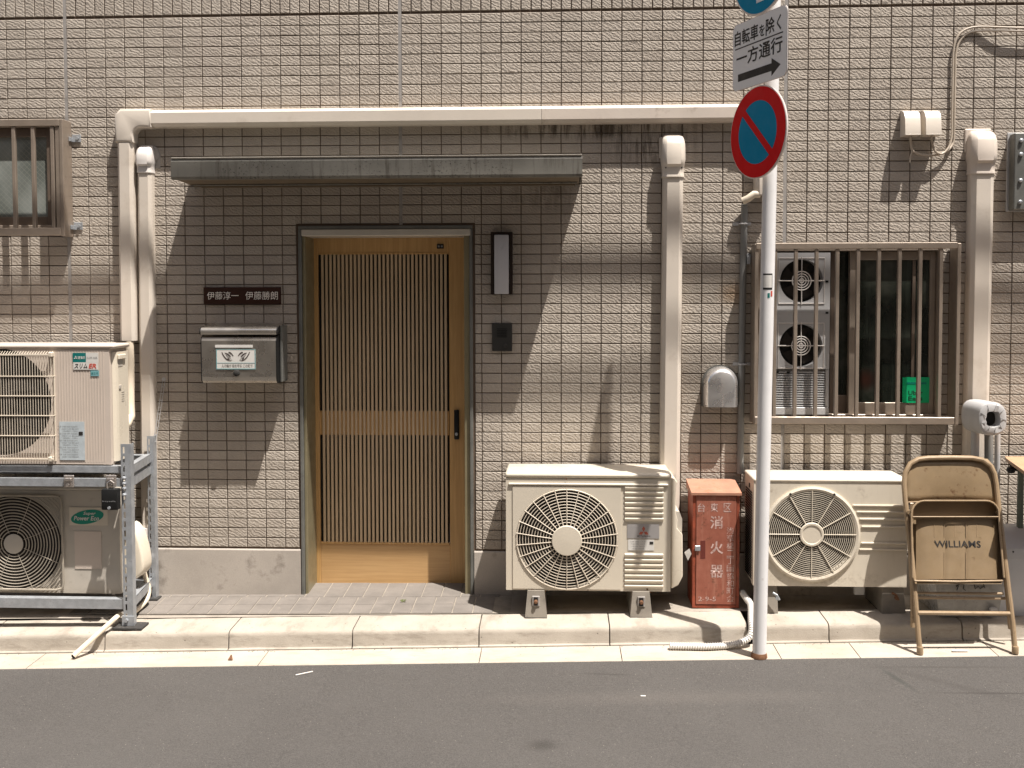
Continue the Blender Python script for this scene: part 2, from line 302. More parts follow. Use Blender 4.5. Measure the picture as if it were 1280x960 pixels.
# ------------------------------------------------------------------ mesh builder
class B:
    def __init__(s): s.v = []; s.f = []; s.mi = []
    def add(s, vs, fs):
        o = len(s.v); s.v += [Vector(v) for v in vs]; s.f += [tuple(i+o for i in f) for f in fs]; return s
    def box(s, x0, x1, y0, y1, z0, z1, bev=0.0, seg=1):
        if x1 < x0: x0, x1 = x1, x0
        if y1 < y0: y0, y1 = y1, y0
        if z1 < z0: z0, z1 = z1, z0
        bm = bmesh.new(); bmesh.ops.create_cube(bm, size=1)
        for v in bm.verts: v.co = Vector(((x0+x1)/2+v.co.x*(x1-x0), (y0+y1)/2+v.co.y*(y1-y0), (z0+z1)/2+v.co.z*(z1-z0)))
        if bev: bmesh.ops.bevel(bm, geom=bm.edges[:], offset=min(bev, .49*min(x1-x0, y1-y0, z1-z0)), segments=seg, affect='EDGES', profile=.5)
        return s.bm(bm)
    def bm(s, bm):
        bm.verts.index_update(); s.add([v.co.copy() for v in bm.verts], [tuple(v.index for v in f.verts) for f in bm.faces]); bm.free(); return s
    def prism(s, pts, y0, y1, plane='xz'):
        """outline pts (2D) extruded; xz -> along y, xy -> along z, yz -> along x"""
        n = len(pts)
        def P(p, t): return {'xz': (p[0], t, p[1]), 'xy': (p[0], p[1], t), 'yz': (t, p[0], p[1])}[plane]
        vs = [P(p, y0) for p in pts]+[P(p, y1) for p in pts]
        fs = [tuple(range(n)), tuple(range(2*n-1, n-1, -1))]+[(i, i+n, (i+1) % n+n, (i+1) % n) for i in range(n)]
        return s.add(vs, fs)
    def tube(s, path, r, n=8, closed=False, caps=True):
        path = [Vector(p) for p in path]; m = len(path)
        rs = r if isinstance(r, (list, tuple)) else [r]*m
        vs = []; up = None
        for i, p in enumerate(path):
            a = path[(i-1) % m] if (closed or i > 0) else p; b = path[(i+1) % m] if (closed or i < m-1) else p
            t = (b-a).normalized()
            if up is None:
                up = Vector((0, 0, 1)) if abs(t.z) < .9 else Vector((0, 1, 0))
            sd = t.cross(up).normalized(); up = sd.cross(t).normalized()
            for k in range(n):
                an = 2*math.pi*(k+.5)/n; vs.append(p+(sd*math.cos(an)+up*math.sin(an))*rs[i])
        fs = []
        for i in range(m if closed else m-1):
            j = (i+1) % m
            for k in range(n): fs.append((i*n+k, i*n+(k+1) % n, j*n+(k+1) % n, j*n+k))
        if caps and not closed: fs += [tuple(range(n-1, -1, -1)), tuple(range((m-1)*n, m*n))]
        return s.add(vs, fs)
    def ring(s, c, rad, r, seg=56, n=5, a0=0, a1=None, clip=None):
        """ring in the wall-parallel plane"""
        c = Vector(c)
        pts = [c+Vector((rad*math.cos(2*math.pi*i/seg), 0, rad*math.sin(2*math.pi*i/seg))) for i in range(seg)]
        if clip:
            run = []; runs = []
            for p in pts+[pts[0]]:
                if clip(p): run.append(p)
                else:
                    if len(run) > 1: runs.append(run)
                    run = []
            if len(run) > 1: runs.append(run)
            for q_ in runs: s.tube(q_, r, n)
            return s
        return s.tube(pts, r, n, closed=True)
    def lathe(s, prof, c, axis='y', seg=32, cap=True):
        """prof: (radius, along); axis y -> disc facing the street, z -> upright"""
        c = Vector(c); vs = []; m = len(prof)
        for (r, a) in prof:
            for k in range(seg):
                an = 2*math.pi*k/seg
                vs.append(c+(Vector((r*math.cos(an), a, r*math.sin(an))) if axis == 'y' else Vector((r*math.cos(an), r*math.sin(an), a))))
        fs = [(i*seg+k, i*seg+(k+1) % seg, (i+1)*seg+(k+1) % seg, (i+1)*seg+k) for i in range(m-1) for k in range(seg)]
        if cap: fs += [tuple(range(seg-1, -1, -1)), tuple(range((m-1)*seg, m*seg))]
        return s.add(vs, fs)
    def holed(s, x0, x1, z0, z1, cx, cz, r, yf, th, seg=64, rc=0.02):
        """panel with a round hole, its rim going th deep"""
        an = sorted([2*math.pi*i/seg for i in range(seg)]+[math.atan2(b-cz, a-cx) % (2*math.pi) for a in (x0, x1) for b in (z0, z1)])
        vs = []; n = len(an)
        for a in an:
            c_, s_ = math.cos(a), math.sin(a)
            t = min([((x1 if c_ > 0 else x0)-cx)/c_ if abs(c_) > 1e-6 else 1e9, ((z1 if s_ > 0 else z0)-cz)/s_ if abs(s_) > 1e-6 else 1e9])
            for (rr, y) in ((r, yf), (t, yf), (t, yf+th), (r, yf+th)): vs.append((cx+rr*c_, y, cz+rr*s_))
        fs = []
        for i in range(n):
            j = (i+1) % n
            fs += [(i*4+k, i*4+(k+1) % 4, j*4+(k+1) % 4, j*4+k) for k in range(4)]
        return s.add(vs, fs)
    def xf(s, mtx): s.v = [mtx @ v for v in s.v]; return s
    def mesh(s, name):
        me = bpy.data.meshes.new(name); me.from_pydata([tuple(v) for v in s.v], [], s.f); me.update()
        bm = bmesh.new(); bm.from_mesh(me); bmesh.ops.recalc_face_normals(bm, faces=bm.faces[:]); bm.to_mesh(me); bm.free()
        return me

def worldloc(o):
    l = o.location.copy()
    while o.parent: o = o.parent; l = l+o.location
    return l
def obj(name, b, m, parent=None, smooth=False, local=False, label=None, kind=None, me=None):
    if me is None: me = b.mesh(name)
    if m is not None and not me.materials: me.materials.append(m)
    if smooth:
        for p in me.polygons: p.use_smooth = True
        try: me.set_sharp_from_angle(angle=R(35))
        except Exception: pass
    o = bpy.data.objects.new(name, me); COL.objects.link(o)
    if parent:
        o.parent = parent
        if not local: o.location = -worldloc(parent)
    if label: o['label'] = label
    if kind: o['kind'] = kind
    return o
def thing(name, label, cat, loc, group=None, rot=None):
    o = bpy.data.objects.new(name, None); COL.objects.link(o); o.location = loc; o.empty_display_size = .1
    if rot: o.rotation_euler = rot
    return tag(o, label, cat, group)
def tag(o, label=None, cat=None, group=None, kind=None):
    for k, v in (('label', label), ('category', cat), ('group', group), ('kind', kind)):
        if v: o[k] = v
    return o
def text(s, c, h, m, parent, name='lettering', width=None, ext=.0006, local=False, shear=0.0, vertical=False, bold=0.0, mtx=None):
    """flat lettering facing the street, centred on c, h metres tall (real characters)"""
    if vertical: s = '\n'.join(s)
    cu = bpy.data.curves.new('t', 'FONT'); cu.body = s; cu.resolution_u = 2; cu.size = 1; cu.shear = shear
    cu.align_x = 'CENTER'; cu.offset = bold; cu.extrude = 0
    if vertical: cu.space_line = .82
    o = bpy.data.objects.new('t', cu); COL.objects.link(o)
    me = bpy.data.meshes.new_from_object(o.evaluated_get(bpy.context.evaluated_depsgraph_get()))
    bpy.data.objects.remove(o); bpy.data.curves.remove(cu)
    xs = [v.co.x for v in me.vertices]; ys = [v.co.y for v in me.vertices]
    cx, cy = (min(xs)+max(xs))/2, (min(ys)+max(ys))/2; sy = h/(max(ys)-min(ys)); sx = width/(max(xs)-min(xs)) if width else sy
    c = Vector(c)
    T = Matrix.Translation(c) @ (mtx or Matrix.Identity(4)) @ Matrix(((sx, 0, 0, -cx*sx), (0, 0, -1, 0), (0, sy, 0, -cy*sy), (0, 0, 0, 1)))
    me.transform(T); me.name = name; me.materials.clear()
    return obj(name, None, m, parent, me=me, local=local)
def rect(name, x0, x1, z0, z1, y, m, parent, th=.0008, **kw):
    return obj(name, B().box(x0, x1, y-th, y, z0, z1), m, parent, **kw)

# ================================================================== GROUND
DX0, DX1 = X(375.5, 500), X(591.5, 500)          # door opening
def ground():
    # road: one wide sheet that follows the slope of the street
    n = 24; b = B(); xs = [-30+60*i/n for i in range(n+1)]
    vs = []; ys = [.0, 2, 5, 30]
    for x in xs:
        for k, yy in enumerate(ys):
            y0 = -(kd(max(-4, min(5, x)))+.19); vs.append((x, y0+.03-yy, gut(x)-.006 if yy < 3 else gut(x)-.01))
    b.add(vs, [(i*4+k, i*4+k+1, i*4+k+5, i*4+k+4) for i in range(n) for k in range(3)])
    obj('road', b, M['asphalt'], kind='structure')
    # ground far beyond and beneath everything
    b = B().add([(-60, -60, -1.9), (60, -60, -1.9), (60, 60, -1.9), (-60, 60, -1.9)], [(0, 1, 2, 3)])
    obj('ground', b, M['pave'], kind='structure')
    # gutter slabs
    g = bpy.data.objects.new('gutter', None); COL.objects.link(g); g['kind'] = 'structure'
    js = [-5.2, -4.0, -2.8, -1.6, -.55, .44, 1.075, 1.775, 2.12, 2.72, 3.32, 4.5, 5.7]
    for a, c in zip(js[:-1], js[1:]):
        a += .002; c -= .002
        b = B()
        def sec(x): return [(x, -kd(x)-.0175, gut(x)), (x, -kd(x)-.192, gut(x)-.004), (x, -kd(x)-.197, gut(x)-.012), (x, -kd(x)-.197, gut(x)-.1), (x, -kd(x)-.0175, gut(x)-.1)]
        b.add(sec(a)+sec(c), [(0, 1, 6, 5), (1, 2, 7, 6), (2, 3, 8, 7), (3, 4, 9, 8), (4, 0, 5, 9), (0, 4, 3, 2, 1), (5, 6, 7, 8, 9)])
        obj('gutter_slab', b, M['gutter'], g)
    # kerb stones, rounded nose and a small foot lip
    k = bpy.data.objects.new('kerb', None); COL.objects.link(k); k['kind'] = 'structure'
    gapx = (1.665, 1.735)
    js = [-4.9, -4.3, -3.7, -3.1, -2.5, -1.9, -1.33, -.745, -.165, .425, 1.03, gapx[0], None, gapx[1], 2.035, 2.64, 3.24, 3.84, 4.44, 5.04]
    for a, c in zip(js[:-1], js[1:]):
        if a is None or c is None: continue
        a += .0028; c -= .0028
        def sec(x):
            d = kd(x); t = gz(x, d); g_ = gut(x)
            pr = [(d-.19, t+.004), (d-.034, t+.001), (d-.020, t-.0005), (d-.010, t-.005), (d-.004, t-.012), (d-.001, t-.024), (d+.001, g_+.020), (d+.004, g_+.009), (d+.013, g_+.004), (d+.014, g_-.05), (d-.19, g_-.05)]
            return [(x, -p, z) for p, z in pr]
        n = 11; N = 24; vs = []
        for i in range(N+1):
            x = a+(c-a)*i/N
            se = sec(x)
            for j, p in enumerate(se):
                jit = noise.noise(Vector((x*9, j*3.1, a)))*.0014+min(0, noise.noise(Vector((x*38, j*1.3, a+5)))+.25)*.006*(1 if 1 <= j <= 5 else 0)
                e = .004 if (i in (0, N) and 1 <= j <= 7) else 0
                vs.append((p[0], p[1]+jit+e*.6, p[2]+jit-e*.6))
        fs = [(i*n+j, i*n+(j+1) % n, (i+1)*n+(j+1) % n, (i+1)*n+j) for i in range(N) for j in range(n)]
        fs += [tuple(range(n)), tuple(range((N+1)*n-1, N*n-1, -1))]
        obj('kerb_stone', B().add(vs, fs), M['kerb'], k, smooth=True)
    # mortar under and between the stones
    b = B(); 
    for a, c in ((-4.9, gapx[0]-.01), (gapx[1]+.01, 5.0)):
        b.add([(a, -kd(a)+.03, gz(a, kd(a))-.02), (c, -kd(c)+.03, gz(c, kd(c))-.02), (c, -kd(c)+.03, gut(c)-.04), (a, -kd(a)+.03, gut(a)-.04)], [(0, 1, 2, 3)])
    obj('joint_fill', b, M['mortar'], k)
    # pavement bed between wall and kerb, with the door recess
    b = B(); N = 40; vs = []
    for i in range(N+1):
        x = -5+10.2*i/N; e = kd(x)-.192
        for d in (-.3, 0, e*.5, e): vs.append((x, -d, gz(x, d)-(.004 if -1.62 < x < .5 else 0)))
    b.add(vs, [(i*4+j, i*4+j+1, i*4+j+5, i*4+j+4) for i in range(N) for j in range(3)])
    pv = obj('pavement', b, M['pave'], kind='structure')
    for r, (d0, d1) in enumerate(((-.165, .045), (.048, .153), (.156, .272))):
        for i in range(22):
            x0 = -1.62+i*.1+(.0 if r else .02); x1 = x0+.0955
            if x1 > .56: continue
            if d0 < 0 and not (DX0+.005 < x0 and x1 < DX1-.005): d0_ = .002
            else: d0_ = d0
            jz = random.uniform(-.0006, .0012)
            zz = lambda x, d: gz(x, d)+.0035+jz
            e = .0022
            b = B().add([(x0, -d0_, zz(x0, d0_)-.004), (x1, -d0_, zz(x1, d0_)-.004), (x1, -d1, zz(x1, d1)-.004), (x0, -d1, zz(x0, d1)-.004),
                         (x0+e, -d0_-e, zz(x0, d0_)), (x1-e, -d0_-e, zz(x1, d0_)), (x1-e, -d1+e, zz(x1, d1)), (x0+e, -d1+e, zz(x0, d1))],
                        [(4, 5, 6, 7), (0, 1, 5, 4), (1, 2, 6, 5), (2, 3, 7, 6), (3, 0, 4, 7)])
            obj('paving_tile', b, M['paver'], pv)
    b = B().add([(-1.62, -.30, gz(-1.62, .29)+.001), (-1.62, .17, gz(-1.62, -.17)+.001), (.56, .17, gz(.56, -.17)+.001), (.56, -.30, gz(.56, .29)+.001)], [(0, 1, 2, 3)])
    b = B()
    for x0, x1, d0, d1 in ((-1.62, .56, .0, .276), (-.52, .38, -.17, .0)):
        b.add([(x0, -d1, gz(x0, d1)+.0008), (x0, -d0, gz(x0, d0)+.0008), (x1, -d0, gz(x1, d0)+.0008), (x1, -d1, gz(x1, d1)+.0008)], [(0, 1, 2, 3)])
    obj('paving_joint', b, M['paverjoint'], pv)
ground()

# ================================================================== WALL
DX0, DX1 = X(375.5, 500), X(591.5, 500)          # door opening
DZ1 = Z(480, 282)
RW = (X(944, 400), X(1176, 400), Z(1060, 523), Z(1060, 306))     # right window opening
LW = (-2.75, X(75, 220), Z(40, 289), Z(40, 152))                 # left window opening
def build_wall():
    wl = thing('tiled_house_wall', 'beige split-faced tiled street wall of the house behind everything', 'wall', (0, 0, -.24))
    zb = -.24
    # backing with openings (grid of rectangles), 20 cm thick reveals
    x0, x1, z0, z1 = -5.2, 6.2, -1.5, 6.0
    xs = sorted([x0, x1, DX0, DX1, RW[0], RW[1], LW[0], LW[1]]); zs = sorted([z0, z1, DZ1, RW[2], RW[3], LW[2], LW[3], -.28])
    ops = [(DX0, DX1, -.28, DZ1), RW, LW]
    b = B(); th = .24
    for a, c in zip(xs[:-1], xs[1:]):
        for e, g in zip(zs[:-1], zs[1:]):
            mx, mz = (a+c)/2, (e+g)/2
            if any(o[0] < mx < o[1] and o[2] < mz < o[3] for o in ops): continue
            b.add([(a, 0, e), (c, 0, e), (c, 0, g), (a, 0, g)], [(0, 1, 2, 3)])
    for o in ops:
        a, c, e, g = o
        b.add([(a, 0, e), (c, 0, e), (c, 0, g), (a, 0, g), (a, th, e), (c, th, e), (c, th, g), (a, th, g)], [(0, 1, 5, 4), (1, 2, 6, 5), (2, 3, 7, 6), (3, 0, 4, 7)])
    b.add([(x0, 0, z0), (x1, 0, z0), (x1, 0, z1), (x0, 0, z1), (x0, 7, z0), (x1, 7, z0), (x1, 7, z1), (x0, 7, z1)], [(1, 2, 6, 5), (2, 3, 7, 6), (3, 0, 4, 7), (4, 5, 6, 7)])
    b.box(RW[0]-.1, RW[1]+.1, .5, .52, RW[2]-.1, RW[3]+.1)
    obj('mortar_bed', b, M['mortar'], wl)
    # plinth band left and right of the door
    for a, c in ((-5.2, DX0-.004), (DX1+.004, 6.2)):
        b = B(); N = max(2, int((c-a)/.15)); vs = []
        for i in range(N+1):
            x = a+(c-a)*i/N
            for j, z in enumerate((-.6, -.2, -.1, -.014, -.008)):
                y = -.012+noise.noise(Vector((x*4, z*6, 3)))*.0015+(.004 if j == 4 else 0)
                vs.append((x, y, z))
            vs.append((x, .01, -.008))
        b.add(vs, [(i*6+j, i*6+j+1, i*6+j+7, i*6+j+6) for i in range(N) for j in range(5)])
        b.add([(c, -.012, -.6), (c, .02, -.6), (c, .02, -.008), (c, -.012, -.008), (a, -.012, -.6), (a, .02, -.6), (a, .02, -.008), (a, -.012, -.008)], [(0, 1, 2, 3), (4, 5, 6, 7)])
        obj('plinth', b, M['plinth'], wl)
    # columns of tiles between the sealed expansion joints
    cols = []
    J = [-1.713, 0.0, 1.913]
    for n_ in range(17): cols.append(J[0]+.0065+.1*n_+.0025)
    for n_ in range(19): cols.append(0+.0065+.1*n_+.0025)
    for n_ in range(30): cols.append(J[2]+.0065+.1*n_+.0025)
    for n_ in range(21): cols.append(J[0]-.0065-.1*(n_+1)+.0025)
    for j in J: obj('expansion_joint', B().box(j-.0085, j+.0085, -.0045, .002, DZ1+.002 if j == 0 else (RW[3]+.002 if j > 1.8 else .002), 3.6), M['sealant'], wl)
    obj('expansion_joint', B().box(J[2]-.0085, J[2]+.0085, -.0045, .002, .002, RW[2]-.014), M['sealant'], wl)
    holes = [(DX0-.012, DX1+.012, -1, DZ1+.012), (RW[0]+.004, RW[1]-.004, RW[2], RW[3]), (LW[0], LW[1], LW[2], LW[3])]
    def cut(a, c, e, g):
        rs = [(a, c, e, g)]
        for h in holes:
            out = []
            for (p, q_, r_, s_) in rs:
                if q_ <= h[0] or p >= h[1] or s_ <= h[2] or r_ >= h[3]: out.append((p, q_, r_, s_)); continue
                if p < h[0]: out.append((p, h[0], r_, s_))
                if q_ > h[1]: out.append((h[1], q_, r_, s_))
                m0, m1 = max(p, h[0]), min(q_, h[1])
                if r_ < h[2]: out.append((m0, m1, r_, h[2]))
                if s_ > h[3]: out.append((m0, m1, h[3], s_))
            rs = out
        return [r_ for r_ in rs if r_[1]-r_[0] > .006 and r_[3]-r_[2] > .006]
    tiles = []
    for c0 in cols:
        for r_ in range(54):
            for t in cut(c0-.0004, c0+.0954, r_*.05+.0021, r_*.05+.0479): tiles.append(t)
        for r_ in range(14):
            z0_ = 2.812+r_*.05
            tiles.append((c0, c0+.095, z0_, z0_+.045))
    for c0 in cols:                                # soldier course of half-width upright tiles
        for hx in (0, .05): tiles.append((c0+hx, c0+hx+.045, 2.712, 2.807))
    # which show largest: project
    def prj(p):
        d = Vector(p)-CAM; ww = d.dot(FW); return 640+FPX*d.dot(RT)/ww, CY-FPX*d.dot(UP)/ww
    cover = [(626, 578, 860, 745), (385, 190, 735, 235), (1120, 565, 1280, 960), (925, 590, 1130, 745), (826, 165, 858, 580), (1210, 160, 1250, 570), (145, 130, 920, 160), (0, 425, 200, 760), (935, 0, 970, 800), (912, 0, 985, 225), (250, 400, 350, 482), (944, 300, 1202, 532), (855, 600, 930, 760), (214, 190, 730, 226)]
    sc = []
    for i, t in enumerate(tiles):
        p = prj((t[0], -.007, t[3])); q_ = prj((t[1], -.007, t[2]))
        if p[0] < 0 or q_[0] > 1280 or p[1] < 0: continue
        mx, my = (p[0]+q_[0])/2, (p[1]+q_[1])/2
        if any(c_[0] < mx < c_[2] and c_[1] < my < c_[3] for c_ in cover): continue
        sc.append(((q_[0]-p[0])*(q_[1]-p[1]), i))
    sc.sort(reverse=True); single = set(i for _, i in sc[:300])
    full = None; bb = B(); tone = []
    def tile_geo(w_, h_, sd=0):
        e = .0022; y0, y1 = 0.0, -.0065
        rnd = random.Random(sd)
        return ([(0, y0, 0), (w_, y0, 0), (w_, y0, h_), (0, y0, h_),
                 (0, y1+.0022, 0), (w_, y1+.0022, 0), (w_, y1+.0022, h_), (0, y1+.0022, h_),
                 (e, y1, e), (w_-e, y1, e), (w_-e, y1, h_-e), (e, y1, h_-e)],
                [(8, 9, 10, 11), (4, 5, 9, 8), (5, 6, 10, 9), (6, 7, 11, 10), (7, 4, 8, 11), (0, 1, 5, 4), (1, 2, 6, 5), (2, 3, 7, 6), (3, 0, 4, 7)])
    shared = {}
    for i, t in enumerate(tiles):
        w_, h_ = round(t[1]-t[0], 4), round(t[3]-t[2], 4)
        jx, jz, jy = random.uniform(-.0006, .0006), random.uniform(-.0005, .0005), random.uniform(-.0007, .0004)
        if i in single:
            if (w_, h_) not in shared:
                me = B().add(*tile_geo(w_, h_)).mesh('tile'); me.materials.append(M['tile'])
                a_ = me.attributes.new('tone', 'FLOAT', 'FACE'); shared[(w_, h_)] = me
            o = bpy.data.objects.new('tile', shared[(w_, h_)]); COL.objects.link(o); o.parent = wl
            o.location = Vector((t[0]+jx, jy, t[2]+jz))-wl.location
        else:
            vs, fs = tile_geo(w_, h_); bb.add([(v[0]+t[0]+jx, v[1]+jy, v[2]+t[2]+jz) for v in vs], fs)
            tone += [random.random()]*9
    me = bb.mesh('tile_field'); me.materials.append(M['tile'])
    a_ = me.attributes.new('tone', 'FLOAT', 'FACE'); a_.data.foreach_set('value', tone)
    obj('tile_field', None, None, wl, me=me, kind='stuff')
build_wall()

# ================================================================== DOOR
def build_door():
    zf = gz(-.1, 0)
    dr = thing('sliding_door', 'light wooden lattice sliding door in its dark metal frame under the canopy', 'door', ((DX0+DX1)/2, .1, zf))
    # steel surround, set flush with the tile face
    for xa, xb in ((DX0, DX0+.016), (DX1-.016, DX1)):
        obj('door_jamb', B().box(xa, xb, -.014, .20, zf-.01, DZ1-.018, .002), M['steel_dark'], dr)
    for xa, xb in ((DX0+.0165, DX0+.031), (DX1-.045, DX1-.0165)):
        obj('inner_jamb', B().box(xa, xb, .002, .205, zf-.01, DZ1-.05, .002), M['bronze'], dr)
    obj('door_head', B().box(DX0, DX1, -.014, .19, DZ1-.0175, DZ1, .002), M['steel_dark'], dr)
    obj('head_trim', B().box(DX0+.018, DX1-.010, -.020, .18, DZ1-.052, DZ1-.0185, .003), M['alu'], dr)
    D = -.185                                   # leaf face, behind the wall face
    yf = .185
    xl, xr = X(392, 500, D), X(581, 500, D); zt = Z(480, 294, D); zb = Z(480, 732, D)
    x_l2, x_r2 = X(399, 500, D), X(561, 500, D)
    zr1 = Z(480, 318, D); zr0 = Z(480, 678, D)
    obj('leaf_frame_side', B().box(xl, x_l2, yf, yf+.035, zb, zt, .002), M['wood'], dr)
    obj('leaf_frame_side', B().box(x_r2+.004, xr+.03, yf-.004, yf+.035, zb, zt, .003), M['wood'], dr)
    obj('top_rail', B().box(x_l2, x_r2+.004, yf, yf+.033, zr1, zt, .002), M['wood'], dr)
    obj('lattice_border', B().box(x_l2, x_r2, yf-.004, yf+.02, zr0-.010, zr0, .001).box(x_l2, x_r2, yf-.004, yf+.02, zr1, zr1+.008, .001), M['wood'], dr)
    obj('kick_panel', B().box(x_l2, x_r2+.004, yf+.002, yf+.03, zb, zr0-.011, .002), M['kick'], dr)
    obj('door_track', B().box(DX0+.02, DX1-.02, .10, .24, zb-.03, zb-.006, .002), M['wood'], dr)
    obj('lattice_backing', B().box(x_l2, x_r2, yf+.022, yf+.03, zr0, zr1), M['dark'], dr)
    mz0, mz1 = Z(480, 544, D), Z(480, 514, D)
    obj('middle_band', B().box(x_l2, x_r2, yf+.006, yf+.02, mz0, mz1, .001), M['wood'], dr)
    n = 31; p = (x_r2-x_l2-.016)/n
    me = None
    for i in range(n):
        x = x_l2+.012+p*(i+.5)
        if me is None:
            me = B().box(-p*.29, p*.29, yf-.002, yf+.019, zr0, zr1, .0012).mesh('slat'); me.materials.append(M['slat'])
        o = bpy.data.objects.new('slat', me); COL.objects.link(o); o.parent = dr
        o.location = Vector((x, 0, 0))-dr.location
    hx, hz0, hz1 = X(571, 530, D), Z(571, 549, D), Z(571, 512, D)
    h = obj('handle', B().box(hx-.013, hx+.013, yf-.018, yf-.004, hz0, hz1, .005, 2), M['black'], dr, smooth=True)
    obj('lock_cylinder', B().lathe([(.008, 0), (.008, -.004), (.005, -.006)], (hx, yf-.018, hz0+.03), seg=16), M['galv'], h)
    pz = Z(550, 308, D); px_ = X(550.5, 308, D)
    pl = obj('number_plate', B().box(px_-.018, px_+.018, yf-.007, yf-.004, pz-.012, pz+.012, .001), M['black'], dr)
    obj('plate_slot', B().box(px_-.013, px_-.003, yf-.008, yf-.007, pz-.005, pz+.005).box(px_+.003, px_+.013, yf-.008, yf-.007, pz-.005, pz+.005), M['ink_grey'], pl)
build_door()

# ================================================================== CANOPY, NAME PLATE, MAILBOX, LAMP, INTERCOM
def build_canopy():
    d = .295
    x0, x1 = X(214, 210, d), X(728, 210, d); z0, z1 = Z(470, 222.5, d), Z(470, 197, d)
    c = thing('door_canopy', 'long weathered grey metal canopy above the sliding door', 'canopy', ((x0+x1)/2, 0, z0))
    # fascia: hollow channel with rounded lip
    prof = [(-d, z0), (-d-.006, z0+.012), (-d-.006, z1-.012), (-d, z1), (-d+.012, z1+.003), (-d+.012, z1-.004), (-d+.004, z1-.01), (-d+.004, z0+.010), (-d+.03, z0+.010), (-d+.03, z0)]
    obj('fascia', B().prism(prof, x0, x1, 'yz'), M['canopy'], c, smooth=False)
    obj('roof_sheet', B().prism([(-d+.012, z1-.012), (-d+.012, z1-.020), (0, z1-.001), (0, z1+.007)], x0+.004, x1-.004, 'yz'), M['canopy'], c)
    obj('soffit', B().prism([(-d+.032, z0+.002), (-.012, z0-.004), (-.012, z0+.003), (-d+.032, z0+.009)], x0+.012, x1-.012, 'yz'), M['canopy_in'], c)
    for xa in (x0+.001, x1-.004):
        obj('end_cap', B().prism([(-d+.0045, z0+.011), (-d+.0045, z1-.011), (0, z1-.002), (0, z0-.002), (-.05, z0+.000)], xa, xa+.003, 'yz'), M['canopy'], c)
    obj('top_lip', B().box(x0+.003, x1-.002, -d-.0075, -d+.010, z1+.0035, z1+.008, .001), M['alu'], c)
    obj('wall_rail', B().box(x0+.05, x1-.03, -.028, 0, z0-.012, z0+.006, .002), M['canopy_in'], c)
    obj('drip_bar', B().box(x0+.02, x1-.02, -.10, -.085, z0-.009, z0-.004, .001), M['canopy'], c)
build_canopy()

def build_nameplate():
    x0, x1, z0, z1 = X(256, 370), X(352, 370), Z(304, 380), Z(304, 359)
    n = thing('name_plate', 'dark brown name plate with pale characters above the mailbox', 'name plate', ((x0+x1)/2, 0, z0))
    obj('plate', B().box(x0, x1, -.020, -.005, z0, z1, .003, 2), M['name'], n)
    cz = (z0+z1)/2
    text('伊藤淳一', (X(278.5, 370, .02), -.0208, cz), .040, M['cream_ink'], n, width=.163)
    text('伊藤勝朗', (X(327, 370, .02), -.0208, cz), .042, M['cream_ink'], n, width=.167)
build_nameplate()

